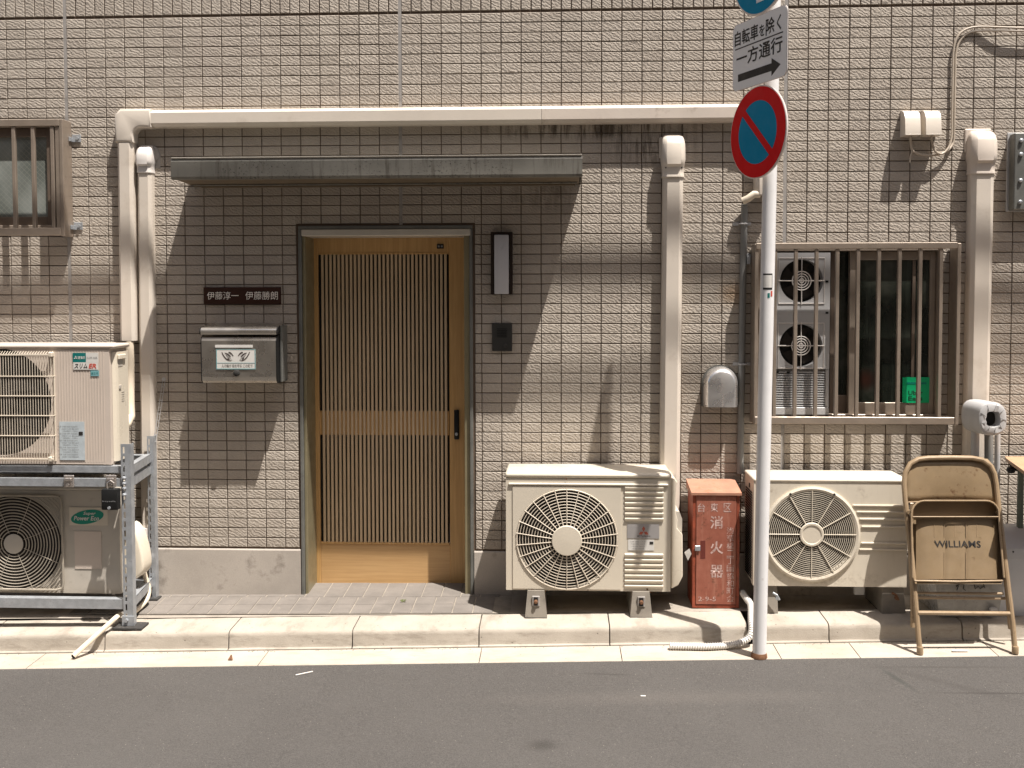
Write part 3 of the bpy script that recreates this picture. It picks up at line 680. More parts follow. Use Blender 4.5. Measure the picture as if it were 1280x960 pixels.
def build_mailbox():
    d = .150
    x0, x1 = X(251, 440, d), X(346, 440, d); z0, z1 = Z(300, 479, d), Z(300, 407, d)
    t = thing('mailbox', 'stainless wall mailbox with eye sticker left of the door', 'mailbox', ((x0+x1)/2, 0, z0))
    zl = Z(300, 420.5, d)          # lid lower edge
    # body profile: flat front, bottom turned under
    pr = [(-.006, z0+.008), (-.006, z1-.03), (-d+.03, zl+.004), (-d+.006, zl-.006), (-d, zl-.022), (-d+.001, z0+.03), (-d+.004, z0+.012), (-d+.018, z0), (-.02, z0)]
    obj('body', B().prism(pr, x0+.004, x1-.004, 'yz'), M['steel'], t)
    for xa in (x0, x1-.004): obj('side_plate', B().prism([(a-(.002 if a < -.1 else 0), b) for a, b in pr], xa, xa+.004, 'yz'), M['black'], t)
    # lid: half-round roll
    lp = []
    for k in range(9):
        a = R(-30+k*17); lp.append((-d+.026-.030*math.cos(a), zl+.022+.026*math.sin(a)))
    lp += [(-.006, z1+.008), (-.006, z1-.004), (-d+.05, zl+.03), (-d+.02, zl+.006)]
    obj('lid', B().prism(lp, x0+.001, x1-.001, 'yz'), M['steel'], t, smooth=True)
    for xa in (x0-.004, x1-.0005): obj('lid_cap', B().prism(lp[:9]+[(-d+.05, z1-.002), (-d+.05, zl+.02)], xa, xa+.0045, 'yz'), M['black'], t)
    # newspaper holder rail at the right side
    obj('side_rail', B().box(x1+.001, x1+.014, -d+.05, -.006, z0+.002, z1-.002, .003), M['steel_dark'], t)
    y = -d-.0012
    rect('name_slip', X(269, 434, d), X(316, 434, d), Z(290, 434.5, d), Z(290, 431, d), y, M['paper'], t)
    sx0, sx1, sz0, sz1 = X(270.5, 450, d), X(319.5, 450, d), Z(295, 461.5, d), Z(295, 436.5, d)
    s = rect('sticker', sx0, sx1, sz0, sz1, y, M['paper'], t)
    b = B(); e = .0035; f = y-.0016
    for a in ((sx0, sx1, sz0, sz0+e), (sx0, sx1, sz1-e*.6, sz1), (sx0, sx0+e, sz0+e, sz1-e*.6), (sx1-e, sx1, sz0+e, sz1-e*.6), (sx0+e, sx1-e, sz0+.030, sz0+.032)): b.box(a[0], a[1], f, f+.0005, a[2], a[3])
    obj('sticker_border', b, M['teal_l'], s)
    cx = (sx0+sx1)/2
    for sg in (-1, 1):
        b = B()
        def stroke(pts, wd):
            pts = [Vector((cx+sg*p[0], f-.0003, sz0+p[1])) for p in pts]
            n_ = len(pts)
            for i in range(n_-1):
                u = (pts[i+1]-pts[i]).normalized(); nn = Vector((-u.z, 0, u.x)); a = wd*(.35+.65*math.sin(math.pi*(i+.2)/n_)); c = wd*(.35+.65*math.sin(math.pi*(i+1)/n_))
                b.add([pts[i]-nn*a, pts[i]+nn*a, pts[i+1]+nn*c, pts[i+1]-nn*c], [(0, 1, 2, 3)])
        stroke([(.026, .062), (.034, .070), (.045, .078), (.056, .081)][::-1], .0030)
        stroke([(.018, .046), (.030, .043), (.044, .048), (.056, .060), (.066, .076), (.070, .086)], .0024)
        stroke([(.022, .050), (.032, .056), (.043, .064), (.050, .072)], .0013)
        stroke([(.012, .066), (.020, .076), (.030, .083), (.036, .084)], .0034)
        b.add([(cx+sg*.030, f-.0004, sz0+.047), (cx+sg*.040, f-.0004, sz0+.050), (cx+sg*.043, f-.0004, sz0+.058), (cx+sg*.034, f-.0004, sz0+.055)], [(0, 1, 2, 3)])
        obj('printed_eye', b, M['ink_b'], s)
    text('人の輪が 街を守る この町で', (cx+.006, f, sz0+.017), .017, M['ink_b'], s, width=.155)
    obj('lock', B().lathe([(.0165, 0), (.0165, -.006), (.012, -.009)], (X(296, 466, d), -d, Z(296, 466, d)), seg=24), M['rubber'], t, smooth=True)
build_mailbox()

def build_lamp():
    x0, x1, z0, z1 = X(613.5, 330, .05), X(640.5, 330, .05), Z(627, 368, .05), Z(627, 290, .05)
    t = thing('wall_lamp', 'narrow upright wall lamp with milky panel right of the door', 'lamp', ((x0+x1)/2, 0, z0))
    b = B().box(x0, x1, -.045, 0, z0, z1, .002).box(x0, x0+.016, -.055, -.045, z0, z1, .001).box(x1-.016, x1, -.055, -.045, z0, z1, .001).box(x0+.016, x1-.016, -.055, -.045, z1-.012, z1, .001)
    obj('case', b, M['lampcase'], t)
    obj('diffuser', B().box(x0+.018, x1-.018, -.064, -.046, z0+.002, z1-.014, .004, 2), M['lampglass'], t, smooth=True)
build_lamp()
def build_intercom():
    x0, x1, z0, z1 = X(615, 420, .02), X(640, 420, .02), Z(627, 439, .02), Z(627, 404, .02)
    t = thing('intercom', 'small square charcoal intercom on the wall below the lamp', 'intercom', ((x0+x1)/2, 0, z0))
    obj('plate', B().box(x0, x1, -.020, 0, z0, z1, .003, 2), M['inter'], t)
    cx = (x0+x1)/2; b = B()
    for k in range(6): b.box(cx-.026, cx+.026, -.0212, -.0198, z1-.030-k*.008, z1-.027-k*.008)
    obj('speaker_slots', b, M['black'], t)
    obj('button', B().lathe([(.012, 0), (.012, -.003), (.009, -.005)], (cx+.018, -.020, z0+.028), seg=16), M['rubber'], t)
build_intercom()

# ================================================================== WINDOWS
def build_window_right():
    x0, x1, z0, z1 = RW
    t = thing('barred_window', 'dark window behind bronze security bars with a green sticker', 'window', ((x0+x1)/2, 0, z0))
    g = .105
    obj('outer_frame', B().box(x0, x0+.022, -.012, .05, z0, z1, .002).box(x1-.022, x1, -.012, .05, z0, z1, .002).box(x0+.022, x1-.022, -.012, .05, z1-.030, z1, .002).box(x0+.022, x1-.022, -.012, .05, z0, z0+.022, .002), M['bar'], t)
    obj('sill', B().box(x0-.01, x1+.01, -.024, -.0125, z0-.012, z0+.006, .002), M['bar'], t)
    # sashes
    zs0, zs1 = RW[2]+.022, RW[3]-.030
    xm = X(1066, 400, -.03)
    s1 = obj('sash', B().box(xm-.022, xm+.016, .012, .045, zs0, zs1, .002).box(x1-.050, x1-.023, .012, .045, zs0, zs1, .002).box(xm+.016, x1-.05, .014, .043, zs1-.045, zs1-.002, .002).box(xm+.016, x1-.05, .014, .043, zs0-.0, Z(1100, 503, -.02), .002), M['bar'], t)
    obj('pane', B().box(xm+.014, x1-.048, .026, .031, zs0+.04, zs1-.04), M['glass'], s1)
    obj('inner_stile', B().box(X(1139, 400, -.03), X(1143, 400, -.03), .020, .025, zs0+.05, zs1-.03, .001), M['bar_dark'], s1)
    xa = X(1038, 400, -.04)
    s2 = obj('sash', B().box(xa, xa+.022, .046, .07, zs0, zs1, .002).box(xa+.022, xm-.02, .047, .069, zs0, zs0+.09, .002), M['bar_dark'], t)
    obj('pane', B().box(xa+.02, xm-.01, .056, .06, zs0+.05, zs1+.0), M['glass'], s2)
    # grille box of flat bars
    gx0, gx1 = X(944, 400, g), X(1194.5, 400, g)
    gz1a, gz1b = Z(1060, 303.5, g), Z(1060, 311, g)
    gz0a, gz0b = Z(1060, 521, g), Z(1060, 530, g)
    gr = obj('grille_rail', B().box(gx0, gx1, -g-.012, -g+.014, gz1b, gz1a, .002).box(gx0, gx1-.002, -g-.012, -g+.014, gz0b, gz0a, .002), M['bar'], t)
    me = None
    for k in range(9):
        xx = X(968.3+25.85*k, 400, g)
        if me is None:
            me = B().box(-.0085, .0085, -g-.008, -g+.012, gz0a+.001, gz1b-.001, .0018).mesh('bar'); me.materials.append(M['bar'])
        o = bpy.data.objects.new('bar', me); COL.objects.link(o); o.parent = t; o.location = Vector((xx, 0, 0))-t.location
    for xa, xb in ((gx0-.005, gx0+.012), (gx1+.002, gx1+.019)):
        obj('side_post', B().box(xa, xb, -g-.008, -.0135, gz0b-.002, gz1a-.004, .002), M['bar'], t)
    zc = Z(1200, 330, .03)
    obj('bracket', B().box(gx1+.0195, gx1+.05, -.012, -.006, zc-.02, zc+.012, .001).box(gx1+.0195, gx1+.026, -.05, -.0125, zc-.02, zc+.012, .001), M['galv'], t)
    zc = Z(930, 320, .03)
    obj('bracket', B().box(gx0-.045, gx0-.0055, -.012, -.0075, zc-.03, zc+.012, .001).box(gx0-.028, gx0-.012, -.04, -.0125, zc-.04, zc-.0, .001), M['galv'], t)
    # green sticker on the pane
    d = -.012
    sx0, sx1, sz0, sz1 = X(1128, 485, d), X(1161.5, 485, d), Z(1145, 503.5, d), Z(1145, 471.5, d)
    st = rect('sticker', sx0, sx1, sz0, sz1, .0115, M['green'], t, label='bright green delivery sticker on the glass')
    cx = (sx0+sx1)/2
    text('Uber', (cx-.002, .0098, sz0+.050), .022, M['greenink'], st, width=.070, bold=.02)
    text('Eats', (cx-.002, .0098, sz0+.022), .022, M['greenink'], st, width=.070, bold=.02)
    rect('sticker_band', sx0+.02, sx1-.015, sz1-.035, sz1-.025, .0105, M['logo_green'], st)
    # twin window fan in the left half
    fx0, fx1 = X(969, 400, .0), X(1036.5, 400, .0); fz0, fz1 = Z(1000, 520, 0), Z(1000, 316, 0)
    f = thing('window_fan', 'white twin extractor fan set in the left of the barred window', 'fan', ((fx0+fx1)/2, 0, fz0+.005))
    r_ = X(1028, 350, 0)-X(1001, 350, 0)
    zc1, zc2 = Z(1001, 351, 0), Z(1000, 432, 0); cx = X(1001, 380, 0)
    mid = (zc1+zc2)/2; lo = Z(1000, 461, 0)
    b = B().holed(fx0, fx1, mid, fz1, cx, zc1, r_, -.010, .055, 40).holed(fx0, fx1, lo, mid-.0005, cx, zc2, r_, -.010, .055, 40)
    obj('fan_housing', b, M['ltgrey_pl'], f)
    obj('fan_back', B().box(fx0+.01, fx1-.01, .046, .05, lo, fz1-.01), M['well'], f)
    b = B()
    for k in range(15):
        z = fz0+.05+k*(lo-.008-fz0-.05)/15
        b.prism([(-.006, z), (.010, z+.009), (.010, z+.012), (-.006, z+.0035)], fx0+.004, fx1-.018, 'yz')
    b.box(fx0, fx1, .011, .016, fz0, lo-.001).box(fx0, fx1, -.012, .010, fz0, fz0+.045, .003).box(fx1-.016, fx1, -.008, .010, fz0+.046, lo-.001, .001)
    obj('shutter', b, M['ltgrey_pl'], f)
    for zc in (zc1, zc2):
        fn = B()
        for k in range(5):
            a = k*2*math.pi/5
            p = [(math.cos(a+da)*rr*r_, math.sin(a+da)*rr*r_, yy) for rr, da, yy in ((.22, 0, .024), (.9, -.2, .018), (.93, .55, .036), (.25, .8, .036))]
            fn.add([(cx+u, y_, zc+v) for u, v, y_ in p], [(0, 1, 2, 3)])
        fn.lathe([(.03, .036), (.03, .01), (.022, .004)], (cx, 0, zc), seg=20)
        obj('fan', fn, M['fin'], f)
        b = B(); y = -.013
        b.tube([(cx-r_*1.08, y, zc), (cx+r_*1.08, y, zc)], .0026, 6).tube([(cx, y, zc-r_*1.12), (cx, y, zc+r_*1.12)], .0026, 6)
        for rr in (.010, .022, .034, .046): b.ring((cx, y, zc), rr, .0028, 32, 5)
        hw = r_*1.06
        for s1_ in (-1, 1):
            b.tube([(cx+s1_*hw, y+.002, zc-hw), (cx+s1_*hw, y+.002, zc+hw)], .0022, 5)
            b.tube([(cx-hw, y+.002, zc+s1_*hw), (cx+hw, y+.002, zc+s1_*hw)], .0022, 5)
        obj('guard', b, M['white_pl'], f)
    for k, (px, py) in enumerate(((1033, 352), (1033, 391), (985, 465), (971, 465))): obj('screw', B().box(X(px, py)-.007, X(px, py)+.007, -.0115, -.0095, Z(px, py)-.005, Z(px, py)+.005), M['black'], f)
build_window_right()

def build_window_left():
    x0, x1, z0, z1 = LW
    t = thing('barred_window', 'left window of pale wired glass behind bronze bars', 'window', ((x0+x1)/2, 0, z0))
    g = .10
    obj('outer_frame', B().box(x1-.030, x1, -.014, .05, z0, z1, .002).box(x0, x1-.03, -.014, .05, z1-.03, z1, .002).box(x0, x1-.03, -.014, .05, z0, z0+.03, .002), M['bar'], t)
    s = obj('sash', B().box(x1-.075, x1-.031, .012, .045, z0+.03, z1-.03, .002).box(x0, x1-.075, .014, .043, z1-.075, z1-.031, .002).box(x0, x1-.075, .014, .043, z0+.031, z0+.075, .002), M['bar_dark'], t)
    obj('pane', B().box(x0, x1-.07, .028, .032, z0+.06, z1-.06), M['frost'], s)
    gx1 = X(90.5, 220, .0145)
    za, zb_ = Z(40, 149.5, g), Z(40, 158, g); zc, zd = Z(40, 285, g), Z(40, 294.5, g)
    obj('grille_rail', B().box(x0-.1, gx1-.018, -g-.012, -g+.014, zb_, za, .002).box(x0-.1, gx1-.018, -g-.012, -g+.014, zd, zc, .002), M['bar'], t)
    obj('side_post', B().box(gx1-.0175, gx1, -g-.010, -.0145, zd-.004, za, .002).box(gx1-.040, gx1-.019, -g-.006, -g+.008, zc+.001, zb_-.001, .001), M['bar'], t)
    me = None
    for k in range(-4, 4):
        xx = X(18.3+24.1*k, 220, g)
        if k == 3: continue
        if me is None:
            me = B().box(-.009, .009, -g-.008, -g+.012, zc+.001, zb_-.001, .0018).mesh('bar'); me.materials.append(M['bar'])
        o = bpy.data.objects.new('bar', me); COL.objects.link(o); o.parent = t; o.location = Vector((xx, 0, 0))-t.location
    for py in (173, 283):
        zc_ = Z(98, py, .03); xx = gx1+.001
        obj('bracket', B().box(xx, xx+.045, -.013, -.008, zc_-.016, zc_+.022, .001).box(xx, xx+.006, -.05, -.0135, zc_-.016, zc_+.006, .001).lathe([(.008, -.0135), (.008, -.019)], (xx+.028, 0, zc_+.003), seg=8), M['galv'], t)
build_window_left()

# ================================================================== AIR-CONDITIONING DUCT COVERS
def duct_sec(wd, dp):           # rounded channel section: across, out from wall
    h = wd/2
    return [(-h, 0), (-h, dp*.62), (-h*.93, dp*.78), (-h*.62, dp*.99), (-h*.58, dp), (h*.58, dp), (h*.62, dp*.99), (h*.93, dp*.78), (h, dp*.62), (h, 0)]
def vduct(b, xt, xb, z1, z0, wd, dp):
    sct = duct_sec(wd, dp); n = len(sct)
    vs = [(xt+s_[0], -s_[1], z1) for s_ in sct]+[(xb+s_[0], -s_[1], z0) for s_ in sct]
    b.add(vs, [tuple(range(n)), tuple(range(2*n-1, n-1, -1))]+[(i, (i+1) % n, (i+1) % n+n, i+n) for i in range(n)]); return b
def sweep(b, path, wd, dp):     # path of (x, z, direction angle) in the wall plane
    sct = duct_sec(wd, dp); n = len(sct); vs = []
    for x, z, a in path:
        nx, nz = -math.sin(a), math.cos(a)
        vs += [(x+nx*s_[0], -s_[1], z+nz*s_[0]) for s_ in sct]
    m_ = len(path)
    b.add(vs, [(i*n+j, i*n+(j+1) % n, (i+1)*n+(j+1) % n, (i+1)*n+j) for i in range(m_-1) for j in range(n)]+[tuple(range(n)), tuple(range(m_*n-1, (m_-1)*n-1, -1))]); return b
def wall_cap(b, cx, z1, wd, dp, h):
    """hooded wall entry: rounded top, sloped below"""
    sct = duct_sec(wd*1.10, dp*1.0); n = len(sct)
    lv = [(0, .30, .70), (.012, .62, .90), (.030, .86, .98), (.055, 1.0, 1.05), (h*.62, 1.0, 1.08), (h*.74, 1.0, 1.0), (h*.80, .86, .97), (h*.97, .84, .96), (h, .86, .985), (h*1.04, .86, .985)]
    vs = []
    for dz, k, kw in lv: vs += [(cx+s_[0]*kw, -s_[1]*k*1.28, z1-dz) for s_ in sct]
    b.add(vs, [(i*n+j, i*n+(j+1) % n, (i+1)*n+(j+1) % n, (i+1)*n+j) for i in range(len(lv)-1) for j in range(n)]+[tuple(range(n)), tuple(range(len(lv)*n-1, (len(lv)-1)*n-1, -1))]); return b

def build_ducts():
    dp = .066
    # long L-shaped duct
    zc = (Z(500, 134.5, dp*.8)+Z(500, 155.5, dp*.8))/2; wd = abs(Z(500, 134.5, .03)-Z(500, 156.5, .03))
    xe = X(935, 150, dp); xv = (X(147, 300, dp)+X(167, 300, dp))/2; xv2 = (X(148.5, 420, dp)+X(168, 420, dp))/2
    t = thing('duct_cover', 'long ivory duct cover running over the door and down to the upper left air conditioner', 'duct cover', (xv, 0, Z(157, 426, dp)), 'ivory duct covers on the wall')
    xj = X(677, 145, dp); x_s = X(186, 145, dp)
    sweepb = lambda a, c: sweep(B(), [(a, zc, 0), (c, zc, 0)], wd, dp)
    obj('duct_length', sweepb(x_s, xj-.0008), M['ivory'], t)
    obj('duct_length', sweepb(xj+.0008, xe), M['ivory_dirty'], t)
    rc = .068; pts = [(x_s+.012, zc, math.pi), (xv+rc, zc, math.pi)]
    for k in range(1, 9):
        a = math.pi/2*k/8; pts.append((xv+rc-rc*math.sin(a), zc-rc+rc*math.cos(a), math.pi+a))
    zb = Z(157, 177, dp); pts.append((xv, zb-.004, math.pi*1.5))
    h_ = wd*.535; ri = .040; out = [(x_s+.012, zc+h_), (xv-h_+.028, zc+h_), (xv-h_, zc+h_-.028), (xv-h_, zb-.004), (xv+h_, zb-.004), (xv+h_, zc-h_-ri)]
    out += [(xv+h_+ri-ri*math.cos(R(15*k)), zc-h_-ri+ri*math.sin(R(15*k))) for k in range(1, 6)]+[(xv+h_+ri, zc-h_), (x_s+.012, zc-h_)]
    bm = bmesh.new(); n_ = len(out)
    vf = [bm.verts.new((p[0], -dp*1.06, p[1])) for p in out]; vb = [bm.verts.new((p[0], 0, p[1])) for p in out]
    ff = bm.faces.new(vf)
    for k in range(n_): bm.faces.new((vf[k], vb[k], vb[(k+1) % n_], vf[(k+1) % n_]))
    bm.normal_update(); bmesh.ops.bevel(bm, geom=list(ff.edges), offset=.013, segments=3, affect='EDGES', profile=.5, clamp_overlap=True)
    obj('duct_elbow', B().bm(bm), M['ivory'], t, smooth=True)
    obj('duct_length', vduct(B(), xv, xv2, zb-.0045, Z(157, 426, dp), wd*.96, dp), M['ivory'], t)
    # right end behind the signs: elbow turned down
    xr_ = X(957, 200, dp)
    pts = [(xe-.012, zc, 0), (xr_-rc, zc, 0)]
    for k in range(1, 9):
        a = math.pi/2*k/8; pts.append((xr_-rc+rc*math.sin(a), zc-rc+rc*math.cos(a), -a))
    pts.append((xr_, Z(957, 243, dp), -math.pi/2))
    obj('duct_elbow', sweep(B(), pts, wd*1.09, dp*1.06), M['ivory'], t)
    # pipe that leaves it at the left bottom corner
    # slim duct at the left
    dq = .055
    xa = (X(170.5, 400, dq)+X(190.5, 400, dq))/2; xb = (X(174, 640, dq)+X(193, 640, dq))/2; xt = (X(168, 200, dq)+X(190, 200, dq))/2
    z1, zb = Z(180, 181, dq*.8), Z(183, 660, dq)
    s = thing('duct_cover', 'slim off-white duct cover behind the steel rack, its cap beside the long duct', 'duct cover', (xb, 0, zb), 'ivory duct covers on the wall')
    wq = .074
    obj('wall_cap', wall_cap(B(), xt, z1, wq, dq, .135), M['white_pl'], s, smooth=True)
    obj('cap_flange', B().lathe([(.047, 0), (.047, -.008), (.040, -.014)], (xt+.022, 0, z1-.045), seg=28).box(xt-.025, xt+.069, -.008, 0, z1-.115, z1-.045, .002), M['sealant'], s)
    obj('duct_length', vduct(B(), xt, xb, z1-.132, zb, wq, dq), M['ivory'], s)
    # centre duct
    dc = .066; wc = .100
    x1_, x2_ = (X(826, 230, dc)+X(856, 230, dc))/2+.004, (X(823, 600, dc)+X(851.5, 600, dc))/2
    z1 = Z(841, 167, dc*.8)
    s = thing('duct_cover', 'upright ivory duct cover rising behind the air conditioner beside the red cabinet', 'duct cover', (x2_, 0, Z(838, 700, dc)), 'ivory duct covers on the wall')
    obj('wall_cap', wall_cap(B(), x1_, z1, wc, dc, .205), M['ivory'], s, smooth=True)
    obj('cap_flange', B().box(x1_-.066, x1_+.052, -.014, 0, z1-.115, z1-.010, .012, 2), M['ivory'], s)
    obj('duct_length', vduct(B(), x1_, x2_, z1-.203, Z(838, 700, dc), wc, dc), M['ivory'], s)
    for sx_ in (-1, 1): obj('screw', B().lathe([(.004, -dc*.99), (.004, -dc*1.05)], (x1_+sx_*.038, 0, z1-.168), seg=10), M['black'], s)
    # right duct
    wr = .112
    x1_, x2_ = (X(1213, 230, dc)+X(1247, 230, dc))/2, (X(1207, 540, dc)+X(1240, 540, dc))/2
    z1 = Z(1231, 162, dc*.8)
    s = thing('duct_cover', 'upright ivory duct cover between the right window and the wall box', 'duct cover', (x2_, 0, Z(1225, 600, dc)), 'ivory duct covers on the wall')
    obj('wall_cap', wall_cap(B(), x1_, z1, wr, dc, .205), M['ivory_dirty'], s, smooth=True)
    obj('cap_flange', B().box(x1_-.074, x1_+.055, -.014, 0, z1-.105, z1+.012, .014, 2), M['ivory_dirty'], s)
    obj('duct_length', vduct(B(), x1_, x2_, z1-.203, Z(1225, 600, dc), wr, dc), M['ivory'], s)
build_ducts()

# ================================================================== VENT HOOD, CONDUIT, METER COVERS, CABLES, WALL BOX
def build_wallbits():
    d = .085
    x0, x1, z0, z1 = X(880, 490, d*.6), X(923, 490, d*.6), Z(901, 509, d), Z(901, 458, d*.4)
    t = thing('vent_hood', 'round-topped stainless vent hood beside the grey conduit', 'vent', ((x0+x1)/2, 0, z0))
    cx = (x0+x1)/2; r_ = (x1-x0)/2; cz = z1-r_
    vs = []; n = 24; m_ = 8
    for i in range(m_+1):
        a = math.pi/2*i/m_; y = -.012-d*math.sin(a)*.9; k = math.cos(a)**.42 if i < m_ else 0.0
        k = max(.0, 1-(1-math.cos(a))*1.0)**.5
        rr = r_*(.45+.55*k) if i < m_ else 0
        ring_ = [(cx+rr*math.cos(math.pi*j/n), y, cz+rr*math.sin(math.pi*j/n)) for j in range(n+1)]
        ring_ = [(cx+rr, y, z0)]+ring_+[(cx-rr, y, z0)]
        vs += ring_
    w_ = n+3; b = B()
    b.add(vs, [(i*w_+j, i*w_+j+1, (i+1)*w_+j+1, (i+1)*w_+j) for i in range(m_) for j in range(w_-1)])
    o = obj('hood', b, M['steel_hood'], t, smooth=True)
    pl = [(cx+(r_+.006)*math.cos(math.pi*j/24), cz+(r_+.006)*math.sin(math.pi*j/24)) for j in range(25)]
    pl = [(cx+r_+.006, z0-.004)]+pl+[(cx-r_-.006, z0-.004)]
    obj('back_plate', B().prism(pl, -.013, -.006), M['steel_dark'], t)
    obj('insect_mesh', B().box(cx-r_*.96, cx+r_*.96, -.075, -.013, z0+.004, z0+.006), M['dark'], t)
    # conduit
    dd = .018
    p = [at(930.5, 256, .035), at(930.5, 268, dd), at(929, 330, dd), at(928, 400, dd), at(926.5, 500, dd), at(925, 592, dd)]
    t = thing('conduit', 'thin grey upright conduit pipe behind the white sign pole', 'conduit', p[-1])
    obj('pipe', B().tube([tuple(v) for v in p], .0165, 12), M['grey_pl'], t, smooth=True)
    for py in (280, 455):
        c = at(928.5, py, dd)
        b = B()
        b.tube([(c.x-.019, -.006, c.z), (c.x-.019, -.03, c.z), (c.x-.012, -.041, c.z), (c.x+.012, -.041, c.z), (c.x+.019, -.03, c.z), (c.x+.019, -.006, c.z)], .004, 6)
        b.box(c.x-.048, c.x-.020, -.012, -.007, c.z-.008, c.z+.008, .001).box(c.x+.020, c.x+.042, -.012, -.007, c.z-.008, c.z+.008, .001)
        obj('saddle_clip', b, M['ltgrey_pl'], t)
    a = at(928, 251.5, .045); c = at(950, 243, .05)
    pp = [a, a.lerp(c, .3)+Vector((0, -.005, .001)), a.lerp(c, .65)+Vector((0, -.004, .012)), c]
    t = obj('drain_elbow', B().tube([tuple(v) for v in pp], .018, 12), M['hose_w'], smooth=True)
    tag(t, 'short cream pipe entering the top of the grey conduit', 'pipe')
    # meter / cable entrance covers
    for i, (pa, pb) in enumerate(((1128, 1150), (1154, 1175.5))):
        d = .085
        xa, xb = X(pa+4, 155, d), X(pb-1, 155, d); za, zb = Z(1140, 138, .03), Z(1140, 167.5, d)
        xb = xa+.073
        t = thing('cable_entry_cover', ('left' if i == 0 else 'right')+' one of two small ivory cable entry hoods high on the wall', 'cover', ((xa+xb)/2, 0, zb), 'ivory cable entry hoods')
        pr = [(-.007, za), (-.03, za-.002), (-.052, za-.010), (-.068, za-.026), (-.078, za-.05), (-d, zb+.004), (-d, zb), (-.007, zb)]
        bm = bmesh.new()
        obj('hood', B().prism(pr, xa, xb, 'yz'), M['ivory'], t, smooth=True); bm.free()
        obj('hood_lip', B().box(xa-.001, xb+.001, -d-.0015, -.007, zb-.0045, zb-.0005, .001), M['ivory'], t)
    # cable loop
    def cable(pts, r_, label, m='cable', sub=5, cat='cable', name='cable'):
        P = [Vector(p) for p in pts]; out = []
        for i in range(len(P)-1):
            p0, p1, p2, p3 = P[max(i-1, 0)], P[i], P[i+1], P[min(i+2, len(P)-1)]
            for k in range(sub):
                u = k/sub
                out.append(.5*((2*p1)+(-p0+p2)*u+(2*p0-5*p1+4*p2-p3)*u*u+(-p0+3*p1-3*p2+p3)*u**3))
        out.append(P[-1])
        o = obj(name, B().tube([tuple(v) for v in out], r_, 8), M[m], smooth=True)
        if label: tag(o, label, cat)
        return o
    px_path = [(1164, 168, .05), (1165.5, 180, .045), (1170, 190, .04), (1178, 192, .03), (1186, 184, .025), (1189.5, 170, .02), (1190, 140, .018), (1191, 90, .018), (1192, 62, .018), (1197, 46, .018), (1207, 37, .018), (1222, 33.5, .018), (1250, 34, .03), (1282, 35, .035), (1400, 37, .03)]
    cable([at(*p) for p in px_path], .0055, 'beige cable curving from the right cable entry hood to the top right edge')
    pth2 = [(1138, 168, .05), (1138.5, 178, .045), (1140.5, 188, .04), (1150, 193, .035), (1168, 194, .03), (1182, 190, .025), (1191, 180, .012), (1192.5, 168, .010), (1193, 140, .01), (1194, 90, .01), (1195, 66, .01), (1200, 51, .01), (1210, 41.5, .012), (1223, 38.5, .015), (1250, 38, .028), (1282, 39, .033), (1400, 41, .03)]
    cable([at(*p) for p in pth2], .0055, 'beige cable curving from the left cable entry hood and joining its twin')
    tails = [at(1141, 186, .04), at(1138.5, 194, .042), at(1137, 203, .040)]
    cable(tails, .0035, 'short loose cable tail hanging under the left cable entry hood')
    # wall box top right
    d = .07
    xa, xb = X(1268, 200, d), X(1268, 200, d)+.17; za, zb = Z(1274, 166, d), Z(1274, 262, d)
    t = thing('wall_box', 'grey metal wall box with bolts cut off by the right edge', 'box', ((xa+xb)/2, 0, zb))
    obj('back_plate', B().box(xa-.010, xb+.02, -.012, -.006, zb-.006, za+.010, .002), M['ltgrey_pl'], t)
    obj('case', B().box(xa, xb, -d, -.0125, zb, za, .004), M['steel_dark'], t)
    for k, f in enumerate((.1, .28, .62, .9)):
        z = za+(zb-za)*f
        obj('bolt', B().lathe([(.010, -d), (.010, -d-.006), (.005, -d-.010)], (xa+.030, 0, z), seg=8), M['galv'], t)
    # perforated strap that ties the rack to the wall
    a, c = at(205, 475, .006), at(193.5, 552, .06); b = B()
    u = (c-a).normalized(); sd = Vector((u.z, 0, -u.x)).normalized()*.011; L = (c-a).length
    n = 9
    for s_ in (-1, 1): b.tube([tuple(a+sd*s_*.55), tuple(c+sd*s_*.55)], .0016, 4)
    for k in range(n+1):
        p = a+u*L*k/n; b.tube([tuple(p-sd*.55), tuple(p+sd*.55)], .0018, 4)
    b.lathe([(.010, 0), (.010, -.006)], tuple(a+Vector((0, 0, .004))), seg=10)
    o = obj('perforated_strap', b, M['ltgrey_pl']); tag(o, 'thin perforated metal strap slanting from the wall to the rack', 'strap')
build_wallbits()

# ================================================================== AIR CONDITIONERS
def pbev(pts, y0, y1, bev=.006, seg=3):
    bm = bmesh.new(); n_ = len(pts)
    vf = [bm.verts.new((p[0], y0, p[1])) for p in pts]; vb = [bm.verts.new((p[0], y1, p[1])) for p in pts]
    ff = bm.faces.new(vf)
    for k in range(n_): bm.faces.new((vf[k], vb[k], vb[(k+1) % n_], vf[(k+1) % n_]))
    bm.normal_update(); bmesh.ops.bevel(bm, geom=list(ff.edges), offset=bev, segments=seg, affect='EDGES', profile=.5, clamp_overlap=True)
    return B().bm(bm)
def rounded(pts, it=2):
    for _ in range(it):
        out = []
        for i in range(len(pts)):
            a, c = pts[i], pts[(i+1) % len(pts)]
            out += [(a[0]*.75+c[0]*.25, a[1]*.75+c[1]*.25), (a[0]*.25+c[0]*.75, a[1]*.25+c[1]*.75)]
        pts = out
    return pts
q = NT('stained_cream_enamel')
c = q.mix(q.ramp(q.noise(4, 5, .6), .3, .7), (.62, .555, .45), (.66, .595, .485))
sn = q.ramp(q.noise(38, 6, .72), .45, .66)
